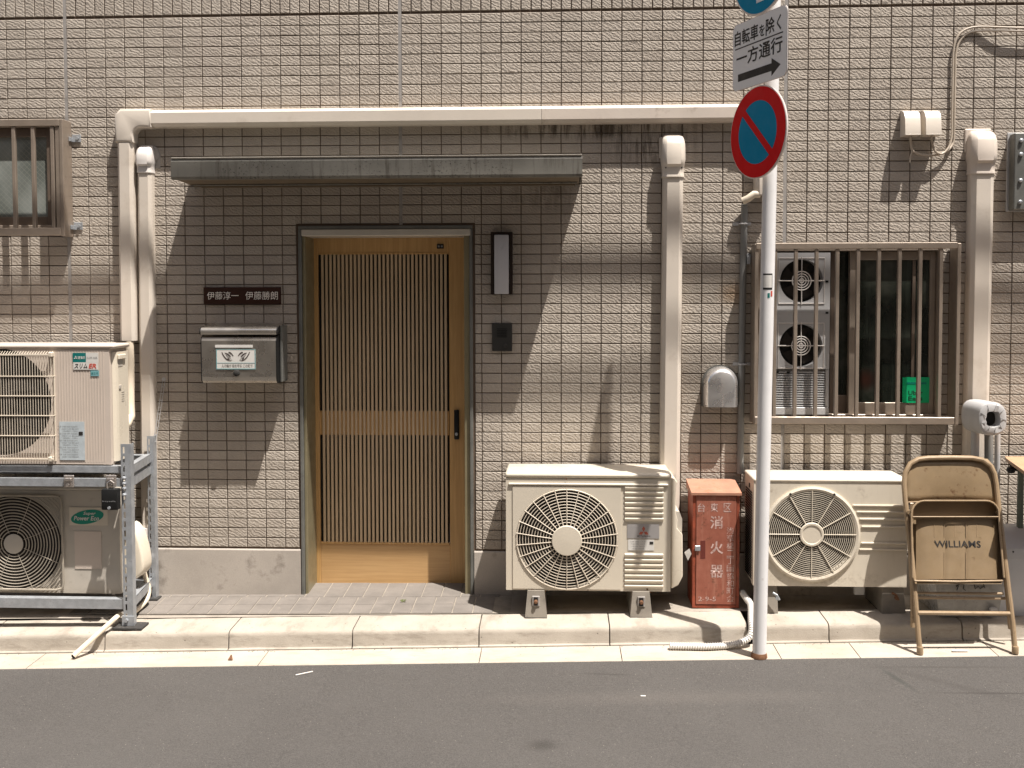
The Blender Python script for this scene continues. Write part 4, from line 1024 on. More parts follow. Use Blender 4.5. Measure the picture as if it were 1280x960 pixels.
bl = q.math('MAXIMUM', q.blob((2.22, 0, .365), (.055, .045), axes='xz', soft=1.0), q.math('MAXIMUM', q.blob((1.79, 0, .365), (.05, .05), axes='xz', soft=1.0), q.blob((2.05, 0, -.045), (.45, .05), axes='xz', soft=1.0)))
c = q.mix(q.math('MULTIPLY', q.math('MULTIPLY', sn, bl), .55), c, (.26, .20, .14))
c = q.mix(q.ramp(q.noise(1, 6, .65, vec=q.map(scale=(30, 30, 3))), .52, .72, 0, .22), c, (.38, .32, .24))
q.l(c, q.b.inputs['Base Color']); q.b.inputs['Roughness'].default_value = .38; M['ac_right'] = q.m
def louvre(b, x0, x1, z, yf, h=.010, out=.008):
    b.prism([(yf+.001, z-h*.9), (yf-out, z-h*.1), (yf-out, z+h*.15), (yf+.001, z+h*.45)], x0, x1, 'yz')
M['foot'] = mat('dusty_foot_block_resin', (.23, .205, .17), .85, var=.12, vs=12, bump=.4, bs=200, dirt=((.13, .11, .09), 14, .55, .5))
def foot(t, cx, d0, d1, w0, w1, zt, m='foot', hole=True, label=None):
    zb = gz(cx, d0)+.002
    b = B().add([(cx-w0, -d0-.004, zb), (cx+w0, -d0-.004, zb), (cx+w0, -d1, zb), (cx-w0, -d1, zb), (cx-w1, -d0+.012, zt), (cx+w1, -d0+.012, zt), (cx+w1, -d1, zt), (cx-w1, -d1, zt)],
                [(0, 1, 2, 3), (4, 5, 6, 7), (0, 1, 5, 4), (1, 2, 6, 5), (2, 3, 7, 6), (3, 0, 4, 7)])
    o = obj('foot_block', b, M[m], t)
    if hole:
        zc = zb+(zt-zb)*.60
        obj('bolt_slot', B().box(cx-.018, cx+.018, -d0+.004-.0060, -d0+.010, zc-.022, zc+.026, .002), M['sealant'], o)
        obj('slot_hole', B().box(cx-.010, cx+.010, -d0+.004-.0072, -d0+.004-.0062, zc-.018, zc+.022), M['dark'], o)
        obj('bolt', B().lathe([(.010, -d0-.0045), (.010, -d0-.012), (.005, -d0-.016)], (cx, 0, zc+.002), seg=8), M['rust'], o)
    obj('foot_pad', B().box(cx-w0*1.02, cx+w0*1.02, -d0-.006, -d1, zb-.006, zb), M['rubber'], o)
    return o
def fan_set(t, cx, cz, r_, yf, blades=3):
    obj('fan_well', B().lathe([(r_*1.0, .0), (r_*.2, .001)], (cx, yf+.046, cz), seg=40), M['well'], t)
    b = B()
    for k in range(blades):
        a = k*2*math.pi/blades+.4
        p = []
        N = 6
        for i in range(N+1):
            for rr in (.25, .6, .95):
                an = a+(i/N)*1.25-(.25 if rr > .5 else 0); p.append((cx+math.cos(an)*rr*r_, yf+.020+.02*i/N, cz+math.sin(an)*rr*r_))
        b.add(p, [(i*3+j, i*3+j+1, i*3+j+4, i*3+j+3) for i in range(N) for j in range(2)])
    b.lathe([(r_*.27, .04), (r_*.27, .018), (r_*.2, .012)], (cx, yf, cz), seg=24)
    obj('fan', b, M['fin'], t, smooth=True)

def three_diamonds(b, cx, cz, y, s):
    h = s*.866
    def rh(p, ax, ay):   # rhombus from p spanned by two directions
        return [(p[0], y, p[1]), (p[0]+ax[0], y, p[1]+ax[1]), (p[0]+ax[0]+ay[0], y, p[1]+ax[1]+ay[1]), (p[0]+ay[0], y, p[1]+ay[1])]
    b.add(rh((cx, cz), (-s/2, h), (s/2, h)), [(0, 1, 2, 3)])
    b.add(rh((cx, cz), (-s, 0), (-s/2, -h)), [(0, 1, 2, 3)]); b.add(rh((cx, cz), (s, 0), (s/2, -h)), [(0, 1, 2, 3)])

def build_ac_middle():
    df, dbk = .31, .055; yf = -df
    x0, x1 = X(632.5, 660, df), X(838.5, 660, df); z0, z1 = Z(735, 738.5, df), Z(735, 592, df)
    t = thing('air_conditioner', 'cream outdoor air conditioner unit with a round spoked guard right of the door', 'air conditioner', ((x0+x1)/2, -df/2, gz(.9, .2)), 'outdoor air conditioner units')
    zt = z1-.022
    cx, cz = X(708.5, 674, df), Z(708.5, 674, df); r_ = X(771.5, 674, df)-cx
    obj('casing', B().box(x0+.001, x1-.001, yf+.052, -dbk, z0+.004, zt, .003), M['ac'], t)
    obj('front_panel', B().holed(x0, x1, z0, zt-.002, cx, cz, r_, yf, .05, 72), M['ac'], t)
    obj('top_cover', B().box(x0-.004, x1+.004, yf-.006, -dbk+.004, zt-.001, z1+.003, .013, 3), M['ac'], t, smooth=True)
    b = B()   # raised square surround of the fan and frame ridge
    fx0, fx1, fz0, fz1 = X(641, 660, df), X(776, 660, df), Z(708, 736, df), Z(708, 608, df)
    b.box(x0+.012, x1-.012, yf-.008, yf+.001, fz1+.006, fz1+.016, .003)
    bb = B().holed(fx0, fx1, fz0, fz1, cx, cz, r_+.004, yf-.0045, .0055, 64)
    obj('fan_surround', bb, M['ac'], t); obj('brow', b, M['ac'], t)
    lb = []
    lx0, lx1 = X(781, 660, df), X(829, 660, df)
    for py in (609.5, 616, 622.5, 629, 635.5, 642, 648.5, 693.5, 700, 706.5, 713, 719.5, 726, 732.5):
        b = B(); louvre(b, lx0, lx1, Z(805, py, df), yf, .016, .008); obj('louvre_rib', b, M['ac'], t)
    fan_set(t, cx, cz, r_-.004, yf)
    g = B(); R0 = .072
    dome = lambda rr: yf-.006-.018*(1-(rr/r_)**2)
    for k in range(12):
        rr = R0+(r_-R0)*(k+1)/12; g.ring((cx, dome(rr), cz), rr-.001, .0019 if k < 11 else .004, 72, 5)
    for k in range(26):
        a = 2*math.pi*k/26+math.pi/2
        g.tube([(cx+rr*math.cos(a), dome(rr)-.002, cz+rr*math.sin(a)) for rr in (R0*.95, (R0+r_)/2, r_+.004)], .0024, 5)
    obj('fan_guard', g, M['grille'], t, smooth=True)
    obj('hub_cap', B().lathe([(R0, .0), (R0, -.006), (R0*.96, -.010), (R0*.1, -.012)], (cx, dome(R0*.6), cz), seg=40), M['ac'], t, smooth=True)
    # label with red mark
    y = yf-.0012
    l = rect('brand_label', X(784, 660, df), X(824, 660, df), Z(804, 673, df), Z(804, 655, df), y, M['metal_lab'], t)
    b = B(); mx, mz = X(804.5, 664, df), Z(804, 664.5, df); three_diamonds(b, mx, mz, y-.0014, .0155)
    obj('red_mark', b, M['logo_red'], l)
    text('MITSUBISHI', (mx, y-.0014, Z(804, 670, df)), .006, M['ink_b'], l, width=.062, bold=.01)
    l2 = rect('rating_label', X(785, 680, df), X(817.5, 680, df), Z(804, 688, df), Z(804, 674.5, df), y, M['paper'], t)
    lx = X(796, 680, df)
    for k in range(4): text('三相 200V  2.8kW 冷房 暖房'[:14+k], (lx+.006, y-.0014, Z(804, 677+k*2.9, df)), .0055, M['ink_grey'], l2, width=.075-.006*k)
    rect('mark', X(812, 678, df), X(816.5, 678, df), Z(814, 680, df), Z(814, 677, df), y-.0012, M['ink'], l2)
    # service cover at the right side
    pts = [(838.8, 597), (843, 598), (847, 603), (845, 608), (844.5, 640), (847, 650), (846, 660), (853, 668), (853.5, 720), (848, 731), (841, 735), (838.8, 735)]
    obj('service_cover', pbev([(X(a, b_, df-.05), Z(a, b_, df-.05)) for a, b_ in pts], -df+.045, -dbk-.01, .004), M['ac_new'], t, smooth=True)
    obj('pull_recess', B().prism([(X(a, b_, df-.05), Z(a, b_, df-.05)) for a, b_ in ((844, 640), (850, 641), (853.5, 650), (853, 667), (846, 660))], -df+.07, -dbk-.02), M['ac_old'], t)
    obj('screw', B().lathe([(.004, 0), (.004, -.003)], (X(708, 599, df), yf-.0065, Z(708, 598.5, df)), seg=8), M['rust'], t)
    obj('left_catch', B().lathe([(.006, 0), (.004, -.01)], (x0-.008, yf+.04, Z(632, 597, df)), seg=10), M['chrome'], t)
    for px in (665, 735, 809): obj('screw', B().lathe([(.0045, 0), (.0045, -.003)], (X(px, 736.5, df), yf-.0005, Z(px, 736.5, df)), seg=8), M['rust'], t)
    for px in (670, 801): foot(t, X(px, 760, df), .335, .06, .052, .040, z0+.002)
    for pa, pb in ((660, 682), (790, 815)): obj('base_rail', B().box(X(pa, 740, df), X(pb, 740, df), yf+.02, -dbk-.01, z0-.012, z0+.003), M['rust'], t)
build_ac_middle()

def build_ac_right():
    df, dbk = .30, .07; yf = -df
    x0, x1 = X(942, 660, df), X(1134, 680, df); z0, z1 = Z(1030, 733, df), Z(1030, 602, df)
    zt = z1-.004
    t = thing('air_conditioner', 'white outdoor air conditioner unit between the sign pole and the folding chair', 'air conditioner', ((x0+x1)/2, -df/2, gz(2.0, .2)), 'outdoor air conditioner units')
    cx, cz = X(1014, 667.5, df), Z(1014, 667.5, df); r_ = X(1069, 667, df)-cx
    obj('casing', B().box(x0+.001, x1-.001, yf+.052, -dbk, z0+.004, z1-.002, .003), M['ac_right'], t)
    obj('front_panel', B().holed(x0, x1, z0, z1-.004, cx, cz, r_, yf, .05, 72), M['ac_right'], t)
    obj('top_cover', B().box(x0-.003, x1+.003, yf-.004, -dbk+.004, z1-.0055, z1+.014, .009, 3), M['ac_right'], t, smooth=True)
    b = B()
    b.lathe([(r_+.020, .002), (r_+.022, -.008), (r_+.012, -.013), (r_+.001, -.010), (r_-.001, .002)], (cx, yf, cz), seg=72, cap=False)
    obj('guard_rim', b, M['ac_right'], t, smooth=True)
    for k in range(3): obj('screw', B().lathe([(.006, -.013), (.006, -.016)], (cx+(r_+.012)*math.cos(R(62+56*k)), yf, cz+(r_+.012)*math.sin(R(62+56*k))), seg=8), M['well'], t)
    fan_set(t, cx, cz, r_-.003, yf)
    g = B(); R0 = .057
    for k in range(16):
        rr = R0+(r_-R0)*(k+1)/16.5; g.ring((cx, yf-.008, cz), rr, .0017, 72, 4)
    for k in range(12):
        a = 2*math.pi*k/12
        g.tube([(cx+rr*math.cos(a), yf-.011, cz+rr*math.sin(a)) for rr in (R0*.95, r_+.002)], .0022, 5)
    obj('fan_guard', g, M['ac_right'], t, smooth=True)
    obj('hub_cap', B().lathe([(R0, .0), (R0, -.006), (R0*.95, -.010), (R0*.80, -.010), (R0*.76, -.007), (R0*.1, -.007)], (cx, yf-.006, cz), seg=40), M['ac_right'], t, smooth=True)
    lx0 = X(1074, 650, df)
    for py in (632, 640, 649, 658.5, 679, 687):
        z = Z(1100, py, df); xa = cx+math.sqrt(max(0, (r_+.030)**2-(z-cz)**2))
        b = B().box(xa, x1-.004, yf-.006, yf+.001, z-.0045, z+.0045, .003, 2); obj('pressed_rib', b, M['ac_right'], t)
    # coil slots in the left flank
    b = B(); n = 34
    for k in range(n):
        z = z0+.02+(z1-z0-.075)*k/n
        b.box(x0-.0015, x0+.004, yf+.040, -dbk-.03, z, z+.0065)
    obj('side_slots', b, M['well'], t); obj('slot_top', B().box(x0-.0016, x0+.003, yf+.10, yf+.12, z1-.05, z1-.03), M['dark'], t)
    foot(t, X(966, 760, df), .29, .05, .026, .024, z0+.002, hole=False)
    foot(t, X(1117, 760, df), .30, .05, .055, .048, z0+.002, hole=False)
    for px in (971, 1120): obj('foot_bolt', B().tube([at(px-5, 741, .31), at(px, 744, .315), at(px+3, 750, .315)], .006, 6).lathe([(.009, 0), (.009, -.01)], tuple(at(px, 747, .31)), seg=8), M['rust' if px > 1000 else 'galv'], t)
    obj('bottom_tab', B().box(X(1069, 740, .24), X(1081, 740, .24), -.235, -.21, Z(1075, 744, .24), z0+.002, .001), M['ltgrey_pl'], t)
build_ac_right()

def build_ac_upper_left():
    df, dbk = .42, .25; yf = -df
    x1 = X(137.5, 500, df); x0 = x1-.86; z0, z1 = Z(60, 580, df), Z(60, 431, df)
    t = thing('air_conditioner', 'beige air conditioner unit with wire grille on top of the steel rack', 'air conditioner', ((x0+x1)/2, -df/2, z0), 'outdoor air conditioner units')
    cx = X(-2, 510, df); cz = Z(20, 503, df); r_ = X(64, 500, df)-cx
    zt = z1-.018
    obj('casing', B().prism([(x0+.001, yf+.052), (x1-.001, yf+.052), (x1-.001, -dbk), (x1-.12, -.10), (x0+.001, -.10)], z0+.004, zt, 'xy'), M['ac_pink'], t)
    obj('top_plate', B().prism([(x0+.001, -dbk-.02), (x1-.001, -dbk-.02), (x1-.12, -.10), (x0+.001, -.10)], zt-.0005, z1-.003, 'xy'), M['ac_pink'], t)
    obj('front_panel', B().holed(x0, x1, z0, zt-.002, cx, cz, r_, yf, .05, 64), M['ac_pink'], t)
    obj('top_cover', B().box(x0-.004, x1+.026, yf-.006, -dbk+.004, zt-.001, z1+.002, .010, 3), M['ac_pink'], t, smooth=True)
    fan_set(t, cx, cz, r_-.004, yf)
    gx1 = X(68.5, 500, df); gz1_, gz0_ = Z(60, 439, df), Z(60, 577, df); yo = yf-.022
    g = B(); k = 0; x = gx1-.004
    while x > x0+.05:
        g.tube([(x, yf-.001, gz1_), (x, yo, gz1_-.014), (x, yo, gz0_+.014), (x, yf-.001, gz0_)], .0017, 4); x -= .0128
    for py in (470, 494.5, 519, 544): 
        z = Z(60, py, df); g.tube([(x0+.05, yo-.002, z), (gx1, yo-.002, z), (gx1+.002, yf, z)], .0026, 5)
    g.box(x0+.05, gx1, yo-.003, yo+.002, gz1_-.020, gz1_-.012, .001).box(x0+.05, gx1, yo-.003, yo+.002, gz0_+.012, gz0_+.018, .001)
    g.tube([(gx1, yf-.002, gz0_+.004), (gx1, yf-.002, gz1_-.004)], .004, 6)
    obj('wire_guard', g, M['grille'], t)
    for px, py in ((66, 443), (66, 573)):
        obj('guard_clip', B().box(X(px, py, df)-.012, X(px, py, df)+.008, yf-.026, yf, Z(px, py, df)-.012, Z(px, py, df)+.012, .004), M['grille'], t)
    # faint vertical pleats on the front are pressed ribs
    b = B(); x = gx1+.02
    while x < x1-.025: b.box(x, x+.003, yf-.0012, yf+.0005, z0+.01, zt-.01); x += .0135
    obj('pressed_pleats', b, M['ac_pink'], t)
    # corner column and side cover
    obj('service_cover', B().prism([(-1.0, -1.0)]*0 or [(x1+.001, -.395), (x1+.016, -.385), (x1+.020, -.37), (x1+.020, -.262), (x1+.001, -.255)], Z(150, 576, .38), Z(150, 440, .38), 'xy'), M['ac_new'], t)
    zz = lambda py: Z(146, py, .36)
    obj('cover_hook', B().box(x1+.0205, x1+.030, -.38, -.30, zz(449), zz(443), .003), M['ac_new'], t)
    obj('cover_recess', B().box(x1+.0195, x1+.0215, -.372, -.325, zz(458), zz(450)), M['ac_old'], t)
    obj('cover_knob', B().box(x1+.0195, x1+.024, -.37, -.345, zz(486), zz(481), .002), M['ac_old'], t)
    for k in range(5): obj('vent_slit', B().box(x1+.0195, x1+.0212, -.34, -.31, zz(491+k*2.8), zz(490+k*2.8)), M['ac_old'], t)
    y = yf-.0024
    def R_(px0, px1, py0, py1, nm, m_, yy=y, par=t): return rect(nm, X(px0, 460, df), X(px1, 460, df), Z(100, py1, df), Z(100, py0, df), yy, M[m_], par)
    l = R_(91.5, 108, 441, 452.8, 'brand_label', 'teal'); y2 = y-.0016
    text('三菱電機', (X(101, 447, df), y2, Z(100, 447, df)), .014, M['paper'], l, width=.044, bold=.01)
    b = B(); three_diamonds(b, X(94.8, 447.2, df), Z(95, 447.2, df), y2, .0058); obj('mark', b, M['paper'], l)
    l = R_(108, 123.5, 441, 452.8, 'maker_label', 'paper'); text('SLIM AIR', (X(115.5, 447, df), y2, Z(100, 447.2, df)), .010, M['ink_grey'], l, width=.052)
    l = R_(92, 123, 452.9, 462, 'series_label', 'paper'); text('スリム', (X(101.5, 457, df), y2, Z(100, 457.4, df)), .023, M['ink'], l, width=.063, shear=.2, bold=.02)
    text('ER', (X(116, 457, df), y2, Z(100, 457.4, df)), .022, M['red_ink'], l, width=.038, shear=.2, bold=.03)
    l = R_(113.5, 124, 463, 470, 'grade_label', 'teal_l'); text('省エネ', (X(118.7, 466, df), y2, Z(100, 466.4, df)), .013, M['teal'], l, width=.034)
    l = R_(73, 104.5, 527, 575, 'rating_label', 'paper_b')
    for k in range(14): text(('電源 三相 200V 50/60Hz', '冷房能力 7.1kW  暖房 8.0kW', '定格消費電力  A  質量 kg')[k % 3], (X(88 if k % 3 else 85, 530, df), y2, Z(88, 533+k*2.9, df)), .0065, M['ink_grey'], l, width=.095-.012*(k % 3))
    rect('mark', X(99, 541, df), X(104, 541, df), Z(100, 543.5, df), Z(100, 539.5, df), y2, M['ink'], l)
    # lagged pipe leaving the side
    pp = [at(162, 427, .05), at(163, 455, .06), at(162.5, 500, .08), at(163, 520, .09), at(158, 530, .14), at(150, 534, .2)]
    P = [tuple(p) for p in pp]
    o = obj('lagged_pipe', B().tube(P, [.020, .020, .022, .024, .024, .022], 12), M['hose_w'], smooth=True); tag(o, 'cream lagged pipe dropping from the long duct into the upper air conditioner', 'pipe')
build_ac_upper_left()

def build_ac_lower_left():
    df, dbk = .335, .17; yf = -df
    x1 = X(150, 680, df); x0 = x1-.80; z0, z1 = Z(60, 741, df), Z(60, 612, df)
    t = thing('air_conditioner', 'dirty older air conditioner unit with ringed grille on the lower level of the rack', 'air conditioner', ((x0+x1)/2, -df/2, z0), 'outdoor air conditioner units')
    cx, cz = X(19, 679, df), Z(19, 679, df); r_ = .235
    obj('casing', B().prism([(x0+.001, yf+.052), (x1-.001, yf+.052), (x1-.001, -dbk), (x1-.12, -.10), (x0+.001, -.10)], z0+.004, z1-.002, 'xy'), M['ac_old'], t)
    obj('front_panel', B().holed(x0, x1, z0, z1-.004, cx, cz, r_, yf, .05, 64), M['ac_old'], t)
    obj('top_cover', B().box(x0-.004, x1+.004, yf-.006, -dbk+.004, z1-.003, z1+.018, .008, 2), M['ac_old'], t, smooth=True)
    fan_set(t, cx, cz, r_-.004, yf)
    sx1, sz1, sz0 = X(79, 680, df), Z(40, 619, df), Z(40, 736, df)
    clip = lambda p: p.x < sx1-.003 and sz0+.004 < p.z < sz1-.004
    g = B(); rr = .062
    while rr < .345:
        g.ring((cx, yf-.012, cz), rr, .0026, 96, 5, clip=clip); rr += .0148
    for k in range(8):
        a = 2*math.pi*k/8+.39
        pts = [(cx+q_*math.cos(a), yf-.014, cz+q_*math.sin(a)) for q_ in (.055, .14, .235, .28)]
        pts = [p for p in pts if clip(Vector(p))]
        if len(pts) > 1: g.tube(pts, .0016, 4)
    obj('fan_guard', g, M['guard_old'], t)
    fr = [(x0+.03, yf-.012, sz1), (sx1-.03, yf-.012, sz1), (sx1-.008, yf-.012, sz1-.006), (sx1, yf-.012, sz1-.03), (sx1+.004, yf-.012, sz0+.03), (sx1-.004, yf-.012, sz0+.008), (sx1-.03, yf-.012, sz0), (x0+.03, yf-.012, sz0)]
    obj('guard_frame', B().tube(fr, .0055, 6), M['guard_old'], t, smooth=True)
    obj('hub_cap', B().lathe([(.048, .0), (.048, -.004), (.044, -.006)], (cx, yf-.012, cz), seg=32), M['ac_old'], t, smooth=True)
    y = yf-.0018
    l = rect('name_label', X(87, 645, df), X(135, 645, df), Z(100, 656.5, df), Z(100, 634, df), y, M['ac'], t)
    ex, ez = X(109.5, 646, df), Z(110, 646, df)
    b = B(); n = 32; b.add([(ex+.081*math.cos(2*math.pi*k/n), y-.0016, ez+.034*math.sin(2*math.pi*k/n)+.012*math.cos(2*math.pi*k/n)) for k in range(n)], [tuple(range(n))])
    obj('green_badge', b, M['logo_green'], l)
    text('Super', (ex+.012, y-.0032, ez+.016), .020, M['paper'], l, width=.062, shear=.25, bold=.02)
    text('Power Eco', (ex-.004, y-.0032, ez-.006), .022, M['paper'], l, width=.125, shear=.25, bold=.02)
    rect('faded_label', X(93.5, 680, df), X(127, 680, df), Z(110, 711, df), Z(110, 664, df), y+.0002, M['ac_pink'], t)
    sc_ = obj('service_cover', pbev(rounded([(X(a, b_, .27), Z(a, b_, .27)) for a, b_ in ((156, 652), (172, 661), (182, 700), (180, 719), (156, 730))]), -.29, -.19, .012), M['ac_new'], t, smooth=True)
build_ac_lower_left()

# ================================================================== RACK with its boxes
def build_rack():
    dF, dR = .445, .075
    xf = X(158.5, 640, dF); xr_ = X(190.5, 640, dR); zf = gz(xf, dF)
    t = thing('steel_rack', 'galvanised slotted-angle rack carrying two air conditioners at the left edge', 'rack', (xf, -.25, zf))
    w_ = .046
    def post(x, d, ztop, zb, w_=.046):
        b = B(); z = ztop; 
        # flange facing the street with a column of slots, flange running back
        sl = .030; gp = .014; xs0, xs1 = x-w_/2, x+w_/2
        sx0, sx1 = x-w_*.30, x-w_*.10
        b.box(xs0, sx0, -d-.003, -d, zb, ztop).box(sx1, xs1, -d-.003, -d, zb, ztop)
        while z > zb+.02:
            zz = max(zb, z-gp); b.box(sx0+.0001, sx1-.0001, -d-.003, -d, zz, z); z -= gp+sl
            if z <= zb: break
        b.box(xs1-.003, xs1, -d+.0005, -d+.035, zb, ztop)
        return obj('post', b, M['galv'], t)
    post(xf, dF, Z(158, 555, dF), zf+.012); post(xr_-.004, dR, Z(190, 545, dR), gz(xr_, dR)+.012, .034)
    post(xf-1.16, dF, Z(158, 555, dF), zf-.01); post(xr_-1.16, dR, Z(190, 545, dR), gz(xr_-1.16, dR)+.01)
    def rail(py0, py1, d, m='galv', yy=.004, xe=None):
        zt_, zb_ = Z(80, py0, d), Z(80, py1, d); xe = xe or xf-w_/2-.001
        b = B().box(xf-1.2, xe, -d-.0, -d+.003, zb_, zt_).box(xf-1.2, xe, -d+.0035, -d+.040, zt_-.003, zt_)
        return obj('rail', b, M[m], t)
    rail(582.5, 590.5, .43); rail(598, 608, .44); rail(748.5, 760.5, .44)
    for (za, ) in ((Z(80, 598, .44),), (Z(80, 582, .43),), (Z(80, 748.5, .44),)):
        obj('rail', B().box(xf-1.2, xr_-.03, -dR-.01, -dR-.007, za-.045, za).box(xf-1.2, xr_-.03, -dR-.045, -dR-.0105, za-.003, za), M['galv'], t)
        b = B(); 
        xa, xb = xf+w_/2, xr_
        b.add([(xa, -dF, za), (xb, -dR-.004, za), (xb, -dR-.004, za-.040), (xa, -dF, za-.040), (xa-.003, -dF, za), (xb-.003, -dR-.004, za), (xb-.003, -dR-.004, za-.040), (xa-.003, -dF, za-.040)], [(0, 1, 2, 3), (4, 5, 6, 7), (0, 1, 5, 4), (2, 3, 7, 6)])
        b.add([(xa-.034, -dF, za), (xa, -dF, za), (xb, -dR-.004, za), (xb-.034, -dR-.004, za), (xa-.034, -dF, za-.003), (xa, -dF, za-.003), (xb, -dR-.004, za-.003), (xb-.034, -dR-.004, za-.003)], [(0, 1, 2, 3), (4, 5, 6, 7), (0, 3, 7, 4)])
        obj('side_rail', b, M['galv'], t)
    for py in (595, 602, 608, 616):
        c = at(156, py+10, dF); obj('bolt', B().lathe([(.009, -dF-.003), (.009, -dF-.010), (.004, -dF-.016)], (xf-.008, 0, c.z+.03), seg=6), M['galv'], t)
    for px in (86, 139):
        c = at(px, 603, .45)
        b = B().box(c.x-.024, c.x+.024, -.452, -.4425, c.z-.022, c.z+.034, .002).box(c.x-.016, c.x+.016, -.462, -.4525, c.z+.010, c.z+.022, .002).lathe([(.008, -.4525), (.008, -.466)], (c.x, 0, c.z-.010), seg=6)
        obj('clamp', b, M['chrome'], t)
    obj('foot_plate', B().box(xf-.065, xf+.075, -dF-.035, -dF+.055, zf+.001, zf+.012, .002), M['rubber'], t)
    obj('foot_plate', B().box(xr_-.04, xr_+.03, -dR-.03, -dR+.03, gz(xr_, dR)+.001, gz(xr_, dR)+.012, .002), M['rubber'], t)
    obj('foot_bracket', B().box(xf-.030, xf+.030, -dF-.008, -dF-.0035, zf+.0125, zf+.06, .001).lathe([(.009, -dF-.008), (.009, -dF-.018)], (xf-.006, 0, zf+.04), seg=6), M['galv'], t)
    c0, c1 = at(130, 617, .46), at(150.5, 636, .46)
    k = thing('key_safe', 'small black key safe padlocked to the rack rail', 'key box', ((c0.x+c1.x)/2, -.46, c1.z))
    obj('safe_body', B().box(c0.x, c1.x, -.492, -.452, c1.z, Z(140, 610, .46), .005, 2), M['black'], k, smooth=True)
    cx = (c0.x+c1.x)/2
    text('keysafe', (cx, -.4935, Z(140, 625, .46)), .009, M['ink_grey'], k, width=.062)
    obj('dial', B().lathe([(.007, -.492), (.007, -.497)], (cx, 0, Z(140, 633, .46)), seg=12), M['galv'], k)
    obj('shackle', B().tube([(cx-.016, -.472, Z(140, 611, .46)), (cx-.016, -.472, Z(140, 603, .46)), (cx, -.472, Z(140, 600, .46)), (cx+.016, -.472, Z(140, 603, .46)), (cx+.016, -.472, Z(140, 611, .46))], .004, 6), M['chrome'], k)
    # drain pipes
    a, b_ = at(92, 820, .60), at(143, 777, .47)
    a.z = gut(a.x)+.014
    def smooth_path(P, sub=5):
        P = [Vector(p) for p in P]; out = []
        for i in range(len(P)-1):
            p0, p1, p2, p3 = P[max(i-1, 0)], P[i], P[i+1], P[min(i+2, len(P)-1)]
            for k in range(sub):
                u = k/sub; out.append(.5*((2*p1)+(-p0+p2)*u+(2*p0-5*p1+4*p2-p3)*u*u+(-p0+3*p1-3*p2+p3)*u**3))
        out.append(P[-1]); return [tuple(v) for v in out]
    end = at(150, 768, .40)
    a0 = Vector(a)+Vector((-.004, -.003, 0))
    o = obj('drain_pipe', B().tube([tuple(a), tuple(b_+Vector((0, 0, .012))), tuple(end)], .0125, 10, caps=False), M['hose_w'], smooth=True)
    obj('pipe_mouth', B().lathe([(.011, 0), (.002, .001)], tuple(a), seg=10), M['dark'], o)
    o.data.materials[0] = M['hose_w']; tag(o, 'straight cream drain pipe sloping over the kerb into the gutter at the left', 'pipe')
    P = [at(178, 706, .16), at(182, 722, .15), at(186, 735, .15), at(184, 748, .18), at(176, 758, .24), at(166, 766, .32)]
    o = obj('drain_hose', B().tube(smooth_path(P), .0115, 10), M['hose_w'], smooth=True); tag(o, 'curved cream drain hose looping round the rear foot of the rack', 'hose')
    P = [at(181, 660, .06), at(180, 690, .07), at(183, 700, .1), at(178, 705, .13)]
    o = obj('pipe_lagging', B().tube(smooth_path(P), [.024]*16, 10), M['white_pl'], smooth=True); tag(o, 'white wrapped pipe emerging under the slim duct cover', 'pipe')
build_rack()

